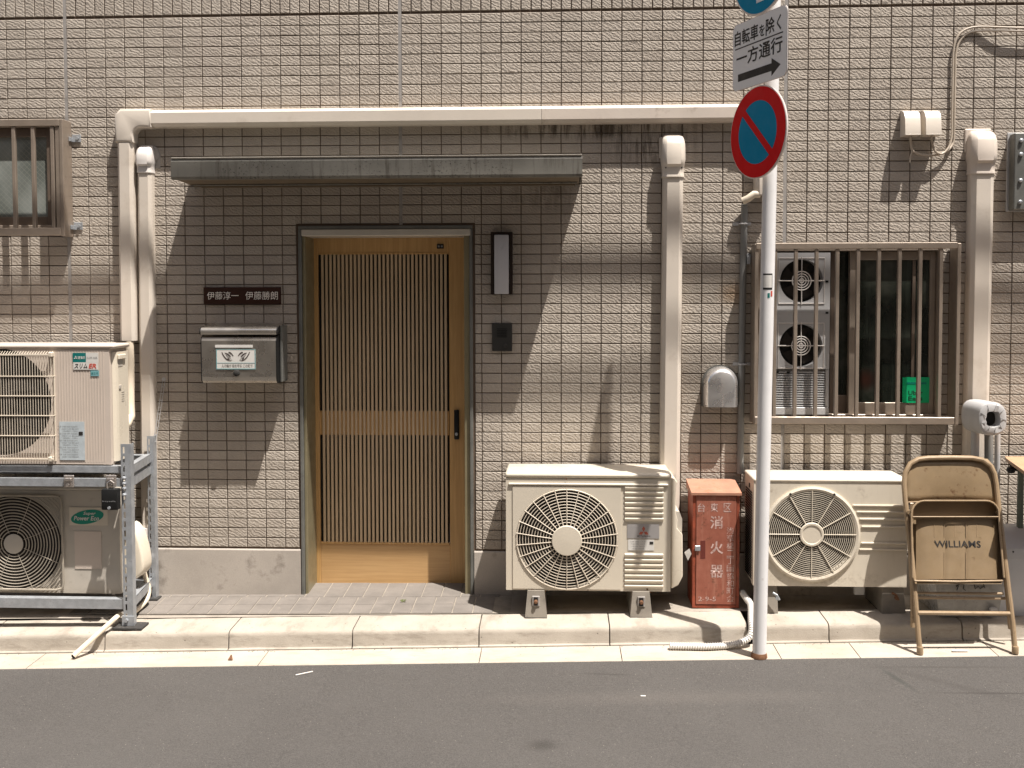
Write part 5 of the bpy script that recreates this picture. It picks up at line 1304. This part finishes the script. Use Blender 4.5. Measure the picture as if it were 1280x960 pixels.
# ================================================================== FIRE EXTINGUISHER CABINET
def build_cabinet():
    df, db = .215, .035; yf = -df
    x0, x1 = X(865.5, 700, df), X(924, 700, df); z0, z1 = Z(895, 760, df), Z(895, 616, df)
    t = thing('extinguisher_cabinet', 'faded red upright fire extinguisher cabinet with white characters between the air conditioners', 'cabinet', ((x0+x1)/2, -df/2, gz(1.5, .12)))
    z0 = max(z0, gz(1.55, df)+.004)
    zr = Z(888, 602.5, .05)
    obj('case', B().box(x0, x1, yf+.004, -db, z0, z1-.004, .003), M['cab_d'], t)
    obj('roof', B().prism([(yf-.014, z1-.010), (yf-.014, z1+.002), (-db+.006, zr+.012), (-db+.006, z1-.010)], x0-.008, x1+.008, 'yz'), M['cab_top'], t)
    e = .014
    obj('door_frame', B().box(x0, x0+e, yf-.004, yf+.0035, z0, z1-.012).box(x1-e, x1, yf-.004, yf+.0035, z0, z1-.012).box(x0+e, x1-e, yf-.004, yf+.0035, z0, z0+e), M['cab_d'], t)
    dr = obj('cabinet_door', B().box(x0+e+.002, x1-e-.002, yf-.007, yf+.003, z0+e+.003, z1-.013, .002), M['cab'], t)
    hx, hz = X(878, 690, df), Z(878, 687, df)
    h = obj('handle_slot', B().box(hx-.011, hx+.013, yf-.0078, yf-.0068, hz-.042, hz+.046, .003), M['cab_slot'], dr)
    obj('latch', B().box(x0+.010, x0+.036, yf-.013, yf-.008, hz-.004, hz+.022, .002), M['galv'], dr)
    y = yf-.0078
    for ch, px in (('台', 876.5), ('東', 892.5), ('区', 909)): text(ch, (X(px, 634, df), y, Z(px, 634, df)), .043, M['fadewhite'], dr, width=.036, bold=.008)
    for ch, py in (('消', 652.5), ('火', 684), ('器', 713.5)): text(ch, (X(895.5, py, df), y, Z(895, py, df)), .062, M['fadewhite'], dr, width=.062, bold=.02)
    for i, ch in enumerate('浅草橋二丁目協和町会'): 
        py = 663+i*9.4; text(ch, (X(912.5, py, df), y, Z(912, py, df)), .032 if ch != '一' else .004, M['fadewhite'], dr, width=.034)
    text('2-9-5', (X(883.5, 748, df), y, Z(883, 748, df)), .022, M['fadewhite'], dr, width=.085)
    a = at(860.5, 693, .225)
    g = B().add([a+Vector(v) for v in ((-.020, 0, .010), (.004, -.004, .030), (.014, -.006, .004), (-.002, -.002, -.030))], [(0, 1, 2, 3)])
    g.add([a+Vector(v) for v in ((-.020, .0012, .010), (.004, -.0028, .030), (.014, -.0048, .004), (-.002, -.0008, -.030))], [(3, 2, 1, 0)])
    o = obj('paper_tag', g, M['paper']); tag(o, 'small white paper tag hanging at the cabinet latch', 'tag')
build_cabinet()

# ================================================================== SIGN POLE
def build_pole():
    xb, d = 1.682, .615; zb = gut(xb); lean = .0135
    t = thing('sign_pole', 'white street sign pole with no-parking and one-way signs on the kerb', 'sign post', (xb, -d, zb))
    def xa(z): return lean*(z-zb)
    H_ = 3.34
    obj('pole', B().tube([(0, 0, -.05), (xa(zb+1.2), 0, 1.2), (xa(zb+2.4), 0, 2.4), (lean*H_, 0, H_)], .0303, 24), M['pole'], t, smooth=True, local=True)
    obj('pole_cap', B().lathe([(.031, 0), (.030, .008), (.012, .016)], (lean*H_, 0, H_), axis='z', seg=20), M['pole'], t, local=True)
    obj('pole_foot', B().lathe([(.036, .0), (.035, .012), (.0315, .022)], (0, 0, -.004), axis='z', seg=24), M['rust'], t, smooth=True, local=True)
    rot = Matrix.Rotation(R(-52), 4, 'Z')           # sign plates turned to face the traffic from the left
    def place(o, z): 
        o.parent = t; o.location = (xa(zb+z)-(.020 if 'clamp' not in o.name else 0), 0, z); o.rotation_euler = (0, 0, R(-SA)); return o
    SA = 65
    off = -.046
    def disc(rad, y, th, m, name, par, z, seg=64, rim=False):
        b = B().lathe([(rad, y), (rad, y-th)], (0, 0, 0), seg=seg) if not rim else B().lathe([(rad, y+.006), (rad+.002, y), (rad, y-th), (rad-.006, y-th)], (0, 0, 0), seg=seg)
        return b
    def zat(py): return (at(950, py, .64).z)-zb
    # no-parking disc
    zc = zat(165); 
    sg = obj('no_parking_sign', B().lathe([(.198, off+.010), (.200, off+.002), (.198, off), (.05, off)], (0, 0, 0), seg=72), M['sign_edge'], None, smooth=True); place(sg, zc)
    ks = off-.0012
    obj('red_ring', B().lathe([(.136, ks), (.194, ks), (.194, ks+.001), (.136, ks+.001)], (0, 0, 0), seg=72, cap=False), M['sign_red'], sg, local=True)
    b = B().lathe([(.1355, ks+.0006), (.1355, ks+.0001)], (0, 0, 0), seg=72); obj('blue_field', b, M['sign_blue'], sg, local=True)
    a = R(-45); u = Vector((math.cos(a), 0, math.sin(a))); v = Vector((-u.z, 0, u.x))*.0155
    b = B(); pts = [u*-.141-v, u*.141-v, u*.141+v, u*-.141+v]; b.add([p+Vector((0, ks-.0006, 0)) for p in pts], [(0, 1, 2, 3)]); obj('red_bar', b, M['sign_red'], sg, local=True)
    # one way plate
    z1 = zat(62)
    pw, ph = .385, .295
    def rr(w_, h_, r_, n=6):
        o = []
        for cx_, cz_, a0 in ((w_/2-r_, h_/2-r_, 0), (-w_/2+r_, h_/2-r_, 90), (-w_/2+r_, -h_/2+r_, 180), (w_/2-r_, -h_/2+r_, 270)):
            for k in range(n+1): o.append((cx_+r_*math.cos(R(a0+90*k/n)), cz_+r_*math.sin(R(a0+90*k/n))))
        return o
    pl = obj('one_way_plate', B().prism(rr(pw, ph, .03), off, off+.003), M['sign_edge'], None); place(pl, z1)
    obj('plate_face', B().prism(rr(pw-.006, ph-.006, .028), off-.0012, off-.0002), M['sign_w'], pl, local=True)
    y = off-.0022
    text('自転車', (-.090, y, .083), .066, M['ink'], pl, width=.172, bold=.016, local=True)
    text('を', (.022, y, .078), .050, M['ink'], pl, width=.038, bold=.016, local=True)
    text('除', (.078, y, .083), .072, M['ink'], pl, width=.060, bold=.016, local=True)
    text('く', (.138, y, .083), .066, M['ink'], pl, width=.030, bold=.016, local=True)
    obj('underline', B().box(-.172, .165, y, y+.0008, .035, .040), M['ink'], pl, local=True)
    text('一方通行', (0, y, -.008), .070, M['ink'], pl, width=.325, bold=.016, local=True)
    b = B().prism([(-.150, -.108), (-.150, -.076), (.090, -.076), (.090, -.055), (.150, -.092), (.090, -.129), (.090, -.108)], y, y+.0008); obj('arrow', b, M['ink'], pl, local=True)
    # blue round sign at the top
    z2 = z1+.355
    bl = obj('blue_sign', B().lathe([(.203, off+.010), (.205, off+.002), (.203, off), (.05, off)], (0, 0, 0), seg=72), M['sign_edge'], None, smooth=True); place(bl, z2)
    obj('blue_field', B().lathe([(.196, ks+.0006), (.196, ks+.0001)], (0, 0, 0), seg=72), M['sign_blue'], bl, local=True)
    b = B().prism([(-.027, -.150), (.027, -.150), (.027, .03), (.085, .03), (0, .14), (-.085, .03), (-.027, .03)], ks-.0014, ks-.0006); obj('white_arrow', b, M['sign_w'], bl, local=True)
    for z in (zc+.05, zc-.06, z1+.07, z1-.07, z2-.05, z2+.05):
        b = B().lathe([(.036, -.012), (.036, .012)], (0, 0, 0), axis='z', seg=20).box(-.02, .02, off+.003, -.028, -.012, .012)
        o = obj('sign_clamp', b, M['pole'], None); place(o, z)
    # sticker on the pole
    z0 = at(951, 352, .645).z-zb
    b = B(); R1 = .0309
    def patch(a0, a1, za, zb_, rr_):
        n = 6; b_ = B(); vs = []
        for k in range(n+1):
            a = R(a0+(a1-a0)*k/n); vs += [(xa(zb+za)+rr_*math.cos(a), rr_*math.sin(a), za), (xa(zb+za)+rr_*math.cos(a), rr_*math.sin(a), zb_)]
        b_.add(vs, [(2*k, 2*k+2, 2*k+3, 2*k+1) for k in range(n)]); return b_
    st = obj('sticker', patch(-138, -58, z0-.035, z0+.035, .0309), M['ink'], t, local=True, label='small black-edged white sticker on the pole')
    obj('sticker_paper', patch(-138, -64, z0-.026, z0+.028, .0312), M['paper'], st, local=True)
    st.location = (0, 0, 0)
    obj('sticker', patch(-98, -80, z0-.070, z0-.050, .0310), M['teal'], t, local=True); obj('sticker', patch(-72, -56, z0-.064, z0-.040, .0310), M['red_ink'], t, local=True)
build_pole()

# ================================================================== FOLDING CHAIR
def build_chair():
    # leaning plane of the chair: feet in the gutter, top tipped back towards the wall
    fl, fr_ = at(1150, 811, .60), at(1269, 814, .60)
    fl.z = gut(fl.x)+.002; fr_.z = gut(fr_.x)+.002
    t = thing('folding_chair', 'folded tan steel folding chair stencilled WILLIAMS leaning before the white air conditioner', 'chair', ((fl.x+fr_.x)/2, -.60, gut(2.6)))
    dT = .37
    def P(px, py, off=0.0):
        """point on the leaning plane seen at that place"""
        s0, s1 = 812.0, 574.0; d = .60+(dT-.60)*(s0-py)/(s0-s1)
        return at(px, py, d-off)
    def tb(name, pts, r_, m='chair', n=10, par=t):
        return obj(name, B().tube([tuple(p) for p in pts], r_, n), M[m], par, smooth=True)
    rt = .0115
    # front legs run up into the inverted-U back frame
    U = [fl]+[P(px, py) for px, py in ((1146, 770), (1140, 700), (1134.5, 650), (1131.5, 625), (1130, 605), (1131.5, 591), (1138, 579.5), (1148, 574), (1160, 572.5), (1190, 572), (1215, 572.5), (1228, 575), (1238, 582), (1243, 592), (1245.5, 606), (1249, 640), (1255, 690), (1261, 740), (1266, 780))]+[fr_]
    tb('main_frame', U, rt)
    # back rest: a curved sheet
    b = B(); nx, nz = 14, 6; vs = []
    for j in range(nz+1):
        v = j/nz
        for i in range(nx+1):
            u = i/nx*2-1
            py = 573.5+(628-573.5)*v
            hw = 57.5*(1-.28*max(0, .38-v)/.38*abs(u)**3) if True else 0
            if v < .38: hw = 57.5*(1-.20*((.38-v)/.38)**2)
            px = 1188.5+v*.8+u*hw*(1+.01*v)
            p = P(px, py, .006); p.y += .026*(1-u*u)*v*v+.001; vs.append(p)
    w_ = nx+1
    b.add(vs, [(j*w_+i, j*w_+i+1, (j+1)*w_+i+1, (j+1)*w_+i) for j in range(nz) for i in range(nx)])
    o = obj('backrest', b, M['chair_worn'], t, smooth=True)
    md = o.modifiers.new('thickness', 'SOLIDIFY'); md.thickness = .003
    low = [P(1131.5+(1246-1131.5)*k/10, 628, .008)+Vector((0, .026*(1-(k/5-1)**2)+.001, 0)) for k in range(11)]
    tb('backrest_hem', low, .0035)
    # folded seat pan: flat underside seen, with a deep rim
    def Q(px, py, off): return P(px, py, off)
    sp = []
    for px, py in [(1141, 722), (1139.5, 660)]+[(1155.5-16*math.cos(R(a)), 642-16*math.sin(R(a))) for a in (0, 18, 36, 54, 72, 90)]+[(1190, 626)]+[(1232.5+16*math.sin(R(a)), 642-16*math.cos(R(a))) for a in (0, 18, 36, 54, 72, 90)]+[(1249.5, 660), (1255, 722), (1252, 730), (1144, 730)]: sp.append((px, py))
    b = B(); n = len(sp)
    vs = [Q(px, py, -.028) for px, py in sp]+[Q(px, py, .012) for px, py in sp]
    b.add(vs, [tuple(range(2*n-1, n-1, -1))]+[(i, i+n, (i+1) % n+n, (i+1) % n) for i in range(n)])
    o = obj('seat_pan', b, M['chair_pan'], t); md = o.modifiers.new('thickness', 'SOLIDIFY'); md.thickness = .003
    # rounded rim strip
    rim = [Q(px, py, -.031) for px, py in sp[:17]]
    obj('seat_rim', B().tube([tuple(p) for p in rim], .0045, 8), M['chair'], t, smooth=True)
    # stamped pan inside the rim, bellied towards the street, two long grooves
    b = B(); nx = 28; rows = 8; vs = []
    gro = (1180.5, 1207.5)
    for j in range(rows+1):
        py = 646+(724-646)*j/rows
        for i in range(nx+1):
            px = 1145+(1247-1145)*i/nx; u = (i/nx)*2-1
            o_ = -.002-.016*(1-abs(u)**5)*1.0-.003
            if any(abs(px-g_) < 1.9 for g_ in gro) and py > 655: o_ += .004
            vs.append(Q(px, py, o_))
    w_ = nx+1
    b.add(vs, [(j*w_+i, j*w_+i+1, (j+1)*w_+i+1, (j+1)*w_+i) for j in range(rows) for i in range(nx)])
    pan = obj('seat_underside', b, M['chair_pan'], t, smooth=True)
    b = B()
    for px in (1168, 1180.5, 1193.5, 1207.5, 1221): 
        e = 1.0; 
        for y0_, y1_ in (((655, 671), (690, 722)) if px in gro else ((655, 671),)): b.tube([tuple(Q(px, y0_, -.0208)), tuple(Q(px, y1_, -.0208))], .0014, 5)
    obj('pressed_groove', b, M['chair'], pan)
    # front lip bar and stencil
    tb('seat_edge', [Q(1141, 646, -.036), Q(1194, 646, -.040), Q(1248, 646, -.036)], .0028)
    obj('seat_front_lip', B().add([Q(1142, 646, -.036), Q(1247, 646, -.036), Q(1247, 650, .0), Q(1142, 650, .0)], [(0, 1, 2, 3)]), M['chair'], t)
    tb('seat_edge', [Q(1143, 726, -.026), Q(1197, 727, -.028), Q(1253, 726, -.026)], .005)
    c = Q(1197, 680, -.0222); tilt = math.atan2(.23, 240/270)
    text('WILLIAMS', c, .030, M['ink'], t, name='stencil_lettering', width=.205, bold=.012, mtx=Matrix.Rotation(-tilt, 4, 'X'))
    # cross bars and rear legs
    tb('cross_bar', [Q(1144, 741, .02), Q(1254, 742, .02)], .006)
    tb('cross_bar', [Q(1147, 766, -.004), Q(1262, 767, -.004)], .010)
    tb('cross_bar', [Q(1146, 747, .03), Q(1256, 748, .03)], .007)
    tb('rear_leg', [Q(1133.5, 640, .016), Q(1138, 690, .03), Q(1140.5, 740, .05), (Q(1141, 784, .08))], .010)
    tb('rear_leg', [Q(1248.5, 640, .016), Q(1255, 700, .03), Q(1260, 750, .05), (Q(1263, 786, .08))], .010)
    for p in (fl, fr_): obj('foot_tip', B().lathe([(.014, 0), (.014, .028), (.012, .032)], (p.x, p.y, p.z-.001), axis='z', seg=14), M['chair'], t, smooth=True)
    for px, py in ((1136, 640), (1247, 640)): obj('hinge', B().lathe([(.010, 0), (.010, -.008)], tuple(Q(px, py, -.012)), seg=12), M['chair'], t)
    for k in ((1141, 640), ): obj('pivot_plate', B().box(Q(1139, 632, 0).x-.008, Q(1139, 632, 0).x+.008, Q(1139, 632, -.008).y-.002, Q(1139, 632, -.008).y, Q(1139, 655, 0).z, Q(1139, 628, 0).z, .001), M['chair'], t)
build_chair()

# ================================================================== RIGHT CORNER: duct elbow, crate, bin, table
def build_corner():
    # grey taped duct mouth on pipes
    d = .30
    c = at(1241, 524, d); bk = at(1219, 519, .10)
    t = thing('duct_mouth', 'grey taped duct mouth poking out above the folding chair', 'duct', tuple(at(1238, 640, .16)))
    ax = (c-bk).normalized(); N = 24
    up = Vector((0, 0, 1)); sd = ax.cross(up).normalized(); u2 = sd.cross(ax)
    def ringp(o, rx, rz):
        f = lambda v: math.copysign(abs(v)**.72, v)
        return [o+sd*(rx*f(math.cos(2*math.pi*k/N)))+u2*(rz*f(math.sin(2*math.pi*k/N))) for k in range(N)]
    rw, rh = .066, .078
    vs = []
    prof = [(bk, 1.0), (bk.lerp(c, .9), 1.0), (c, .94), (c+ax*.006, .80), (c+ax*.004, .50), (c-ax*.05, .40)]
    rr = random.Random(4)
    for o, k in prof:
        base = ringp(o, rw*k, rh*k)
        if k in (.80, .50): base = [p+(p-o)*rr.uniform(-.10, .06) for p in base]
        vs += base
    b = B().add(vs, [(i*N+j, i*N+(j+1) % N, (i+1)*N+(j+1) % N, (i+1)*N+j) for i in range(len(prof)-1) for j in range(N)]+[tuple(range(N))])
    obj('duct_sleeve', b, M['ltgrey_pl'], t, smooth=True)
    obj('opening', B().add(ringp(c-ax*.04, rw*.42, rh*.42), [tuple(range(N))]), M['dark'], t)
    b = B()
    for k in range(9):
        a = 2*math.pi*k/9+.3; p0 = c+ax*.0085+sd*(rw*.55*math.cos(a))+u2*(rh*.55*math.sin(a)); p1 = c+ax*.0035+sd*(rw*.92*math.cos(a+.12))+u2*(rh*.92*math.sin(a+.12))
        b.tube([tuple(p0), tuple(p1)], .0016, 4)
    obj('tape_fold', b, M['ink_grey'], t)
    for pxa, pxb, r_, m_ in ((1219, 1218, .019, 'ltgrey_pl'), (1236, 1236, .020, 'grey_pl'), (1247, 1246, .013, 'ltgrey_pl')):
        obj('stand_pipe', B().tube([tuple(at(pxa, 532, .14)), tuple(at(pxb, 640, .14)), tuple(at(pxb, 735, .12))], r_, 12), M[m_], t, smooth=True)
    # translucent crate lying behind the chair
    x0, x1 = X(1160, 740, .30), X(1246, 740, .30); z0, z1 = gz(2.7, .3)+.003, Z(1200, 722, .34)
    t = thing('storage_crate', 'smoky plastic crate with scribbles seen through the legs of the folding chair', 'crate', ((x0+x1)/2, -.24, z0))
    b = B().add([(x0+.03, -.36, z0), (x1-.02, -.36, z0), (x1-.02, -.10, z0), (x0+.03, -.10, z0), (x0, -.385, z1), (x1, -.385, z1), (x1, -.08, z1), (x0, -.08, z1)], [(0, 1, 2, 3), (4, 5, 6, 7), (0, 1, 5, 4), (1, 2, 6, 5), (2, 3, 7, 6), (3, 0, 4, 7)])
    obj('crate_body', b, M['tub_clear'], t)
    obj('crate_lid', B().box(x0-.008, x1+.008, -.39, -.075, z1+.0005, z1+.012, .003), M['tub_clear'], t)
    obj('crate_clip', B().box(x1-.07, x1-.035, -.395, -.378, z0+.02, z0+.055, .003), M['ltgrey_pl'], t)
    def scrib(pts, r_=.0022):
        return B().tube([tuple(at(px, py, .385)) for px, py in pts], r_, 4)
    b = B()
    for pts in (((1195, 733), (1200, 730), (1205, 731), (1204, 736), (1207, 738)), ((1218, 731), (1219, 736), (1223, 733), (1225, 736), (1230, 733)), ((1224, 730), (1229, 729), (1231, 735)), ((1196, 738), (1198, 732))): b.v += scrib(pts).v; 
    b = B()
    for pts in (((1195, 733), (1200, 730), (1205, 731), (1204, 736), (1207, 738)), ((1218, 731), (1219, 736), (1223, 733), (1225, 736), (1230, 733)), ((1224, 730), (1229, 729), (1231, 735)), ((1196, 738), (1198, 732))):
        s = scrib(pts); b.add(s.v, s.f)
    obj('marker_scribble', b, M['ink'], t)
    # grey-white lidded bin
    zb = gz(3.0, .25)+.003; cx, cy = X(1233, 730, .33)+.22, -.24; hw = .215
    z_r = Z(1265, 691, .36)
    t = thing('lidded_bin', 'pale grey lidded plastic bin at the right edge under the table', 'bin', (cx, cy, zb))
    def rrp(w_, d_, r_, z, n=6):
        o = []
        for sx_, sy_, a0 in ((1, 1, 0), (-1, 1, 90), (-1, -1, 180), (1, -1, 270)):
            for k in range(n+1):
                a = R(a0+90*k/n); o.append((cx+sx_*(w_-r_)+r_*math.cos(a), cy+sy_*(d_-r_)+r_*math.sin(a), z))
        return o
    def loft(sec):
        b = B(); n = len(sec[0]); vs = [v for s in sec for v in s]
        b.add(vs, [(i*n+j, i*n+(j+1) % n, (i+1)*n+(j+1) % n, (i+1)*n+j) for i in range(len(sec)-1) for j in range(n)]+[tuple(range(n)), tuple(range(len(sec)*n-1, (len(sec)-1)*n-1, -1))]); return b
    dd = .125
    obj('bin_body', loft([rrp(hw-.022, dd-.014, .03, zb), rrp(hw-.004, dd-.002, .03, z_r-.032), rrp(hw-.002, dd, .03, z_r-.030), rrp(hw-.002, dd, .03, z_r-.014)]), M['tub'], t, smooth=True)
    obj('bin_rim', loft([rrp(hw+.003, dd+.004, .034, z_r-.0135), rrp(hw+.003, dd+.004, .034, z_r-.004)]), M['tub'], t, smooth=True)
    zt = Z(1252, 665, .2)
    obj('bin_lid', loft([rrp(hw+.006, dd+.007, .036, z_r-.0035), rrp(hw+.006, dd+.007, .036, z_r+.022), rrp(hw+.002, dd+.003, .034, z_r+.026), rrp(hw*.93, dd*.80, .03, z_r+.055), rrp(hw*.80, dd*.55, .025, z_r+.085), rrp(hw*.62, dd*.30, .02, z_r+.100)]), M['tub'], t, smooth=True)
    obj('lid_pin', B().lathe([(.004, 0), (.004, -.003)], (X(1266, 700, .37), cy-dd-.0065, z_r+.008), seg=8), M['ink'], t)
    # table
    z = Z(1258, 573, .22); x0 = X(1258, 573, .22); x0f = X(1283, 591, .6)
    t = thing('small_table', 'plywood-topped table with a green-grey leg cut off by the right edge', 'table', (x0+.3, -.26, gz(3.1, .3)))
    obj('table_top', B().add([(x0, -.22, z), (x0f, -.60, z), (x0+.75, -.60, z), (x0+.75, -.16, z), (x0+.02, -.16, z), (x0, -.22, z-.016), (x0f, -.60, z-.016), (x0+.75, -.60, z-.016), (x0+.75, -.16, z-.016), (x0+.02, -.16, z-.016)], [(0, 1, 2, 3, 4), (5, 6, 7, 8, 9), (0, 1, 6, 5), (1, 2, 7, 6), (2, 3, 8, 7), (3, 4, 9, 8), (4, 0, 5, 9)]), M['table'], t)
    lx = X(1275, 620, .27)
    obj('leg', B().box(lx-.011, lx+.011, -.285, -.262, gz(3.1, .3), z-.017, .002), M['leg'], t)
    obj('leg', B().box(lx+.55, lx+.574, -.285, -.262, gz(3.5, .3), z-.017, .002), M['leg'], t)
    c = at(1264, 588, .27); obj('clamp_knob', B().lathe([(.014, .02), (.016, 0), (.010, -.02)], tuple(c), seg=12).box(c.x, c.x+.04, c.y+.005, c.y+.02, c.z-.004, z-.015), M['black'], t)
build_corner()

# ================================================================== HOSE AT THE POLE, LITTER, OVERHEAD CABLES
def build_small():
    def sm(P, sub=8):
        P = [Vector(p) for p in P]; out = []
        for i in range(len(P)-1):
            p0, p1, p2, p3 = P[max(i-1, 0)], P[i], P[i+1], P[min(i+2, len(P)-1)]
            for k in range(sub):
                u = k/sub; out.append(.5*((2*p1)+(-p0+p2)*u+(2*p0-5*p1+4*p2-p3)*u*u+(-p0+3*p1-3*p2+p3)*u**3))
        out.append(P[-1]); return out
    g = lambda px, py, d: at(px, py, d)
    P = [g(928, 741, .20), g(933, 748, .26), g(938.5, 757, .33), g(939, 775, .44), g(939.5, 789, .485), g(934, 799, .505), g(915, 806, .52), g(885, 809.5, .535), g(860, 809, .53), g(837, 808, .525)]
    for p in P[5:]: p.z = max(p.z, gut(p.x)+.016)
    path = sm(P, 14); L = [0]
    # resample evenly, then corrugate
    for a, c in zip(path[:-1], path[1:]): L.append(L[-1]+(c-a).length)
    n = int(L[-1]/.0028); pts = []; j = 0
    for k in range(n+1):
        s = L[-1]*k/n
        while j < len(L)-2 and L[j+1] < s: j += 1
        f = (s-L[j])/max(1e-9, L[j+1]-L[j]); pts.append(path[j].lerp(path[j+1], min(1, f)))
    rs = [.0142+(.0017 if (k % 4) < 2 else -.0017) for k in range(n+1)]
    o = obj('corrugated_hose', B().tube([tuple(p) for p in pts], rs, 12), M['hose']); tag(o, 'ribbed pale grey drain hose lying in the gutter beside the sign pole', 'hose')
    a = at(369.5, 845, .80); a.z = gut(a.x)-.0; c = at(391, 841, .78); c.z = gut(c.x)
    ra = lambda px, py: (lambda v: CAM+v*((gut(0)+.021*CAM.x-.006-CAM.z+.0)/(v.z-.021*v.x)))(FW+RT*((px-640)/FPX)-UP*((py-CY)/FPX))
    a, c = ra(369.5, 845), ra(391, 840.5)
    o = obj('drinking_straw', B().tube([tuple(a+Vector((0, 0, .004))), tuple(c+Vector((0, 0, .004)))], .0028, 6), M['white_pl']); tag(o, 'thin white stick lying on the asphalt below the door', 'litter')
    a = at(288.5, 821, .62); a.z = gut(a.x)+.001
    b = B().add([a+Vector(v) for v in ((-.012, -.008, .001), (.012, -.008, .001), (.004, .006, .016), (-.002, .010, .020), (-.006, .004, .012))], [(0, 1, 2), (0, 2, 3), (0, 3, 4)]).add([a+Vector(v) for v in ((-.012, -.0078, 0), (.012, -.0078, 0), (.004, .0062, .015))], [(2, 1, 0)])
    o = obj('dry_leaf', b, M['rust']); tag(o, 'tiny dry leaf on the pale gutter left of the door', 'leaf')
    c = at(1200, 804, .57); c.z = gut(c.x)+.005
    o = obj('paper_strip', B().box(c.x-.035, c.x+.035, c.y-.006, c.y+.006, c.z-.004, c.z, .001), M['white_pl']); tag(o, 'small white strip lying in the gutter under the folding chair', 'litter')
    c = ra(804, 870); o = obj('paper_scrap', B().box(c.x-.010, c.x+.010, c.y-.004, c.y+.004, c.z, c.z+.0015), M['paper']); tag(o, 'tiny pale scrap on the asphalt right of the middle', 'litter')
    c = ra(503, 759); c = at(504, 759, .13); c.z = gz(c.x, .13)+.004
    b = B()
    for k in range(7):
        an = k*.9; b.add([c+Vector((.002*math.cos(an), .002*math.sin(an), 0)), c+Vector((.016*math.cos(an)+.004, .012*math.sin(an), .014)), c+Vector((.016*math.cos(an+.5), .012*math.sin(an+.5), .010))], [(0, 1, 2)])
    m_ = mat('weed_leaf', (.09, .11, .03), .7); o = obj('weed', b, m_); tag(o, 'tiny weed growing in a paving joint before the door', 'plant')
    rg = random.Random(11); b = B()
    for k in range(420):
        x = rg.uniform(-2.4, 3.3); u = rg.random()
        if u < .45: d = kd(x)+.020+abs(rg.gauss(0, .010)); z = gut(x)
        elif u < .8: d = kd(x)+.200+abs(rg.gauss(0, .05)); z = gut(x)-.008
        else: d = kd(x)+.2+rg.uniform(0, 1.2); z = gut(x)-.008
        r_ = rg.uniform(.0012, .0034); a0 = rg.uniform(0, 6)
        P = [Vector((x+r_*1.3*math.cos(a0+q_*2.1), -d+r_*math.sin(a0+q_*2.1), z)) for q_ in range(3)]+[Vector((x, -d, z+r_*1.2))]
        b.add(P, [(0, 1, 3), (1, 2, 3), (2, 0, 3)])
    o = obj('grit', b, mat('road_grit', (.19, .165, .135), .9, var=.5, vs=90)); tag(o, 'fine grit scattered along the gutter and the edge of the asphalt', 'grit', kind='stuff')
    # telephone cables along the facade above the frame: they cast the soft bands on wall and ducts
    def overhead(pts, dd, r_, label):
        P = []
        for px, py in pts:
            q_ = at(px, py, 0); P.append(Vector((q_.x+dd*SX, -dd, q_.z+dd*SK)))
        d0 = (P[0]-P[1]).normalized(); d1 = (P[-1]-P[-2]).normalized()
        P = [P[0]+d0*8]+P+[P[-1]+d1*8]
        o = obj('overhead_cable', B().tube([tuple(p) for p in sm(P, 5)], r_, 10), M['black']); tag(o, label, 'cable', 'overhead cables above the frame')
    overhead([(-100, 385), (160, 368), (500, 352), (800, 340), (1230, 372), (1500, 395)], 1.15, .026, 'thick black overhead cable strung above the wall, lower one')
    overhead([(-100, 540), (300, 515), (740, 484), (850, 474), (1300, 440)], 1.7, .017, 'thin black overhead cable strung above the wall, higher one')
build_small()

# ================================================================== THE OTHER SIDE OF THE NARROW STREET (behind the viewer; it shades the sky and throws warm light back)
def build_opposite():
    m_ = mat('warm_beige_render', (.44, .37, .28), .9, var=.1, vs=2)
    t = thing('opposite_building', 'warm beige rendered building across the street behind the viewer', 'building', (0, -7.4, -.4))
    y = -7.4
    b = B(); xs = [-11, -7.4, -5.8, -3, -1.4, 1.4, 3.0, 5.8, 7.4, 11]; zs = [-1, 1.0, 2.1, 3.8, 5.0, 6.6, 7.8, 9.0]
    for i in range(len(xs)-1):
        for j in range(len(zs)-1):
            if i % 2 == 1 and j % 2 == 1: continue
            b.add([(xs[i], y, zs[j]), (xs[i+1], y, zs[j]), (xs[i+1], y, zs[j+1]), (xs[i], y, zs[j+1])], [(0, 1, 2, 3)])
    b.add([(-11, y, -1), (11, y, -1), (11, y, 9), (-11, y, 9), (-11, y-6, -1), (11, y-6, -1), (11, y-6, 9), (-11, y-6, 9)], [(1, 2, 6, 5), (2, 3, 7, 6), (3, 0, 4, 7), (4, 5, 6, 7)])
    obj('wall', b, m_, t)
    for i in range(1, len(xs)-1, 2):
        for j in range(1, len(zs)-1, 2):
            f = obj('window', B().box(xs[i], xs[i]+.05, y-.05, y+.02, zs[j], zs[j+1]).box(xs[i+1]-.05, xs[i+1], y-.05, y+.02, zs[j], zs[j+1]).box(xs[i]+.05, xs[i+1]-.05, y-.05, y+.02, zs[j], zs[j]+.05).box(xs[i]+.05, xs[i+1]-.05, y-.05, y+.02, zs[j+1]-.05, zs[j+1]), M['alu'], t)
            obj('pane', B().box(xs[i]+.04, xs[i+1]-.04, y-.03, y-.02, zs[j]+.04, zs[j+1]-.04), M['glass'], f)
build_opposite()
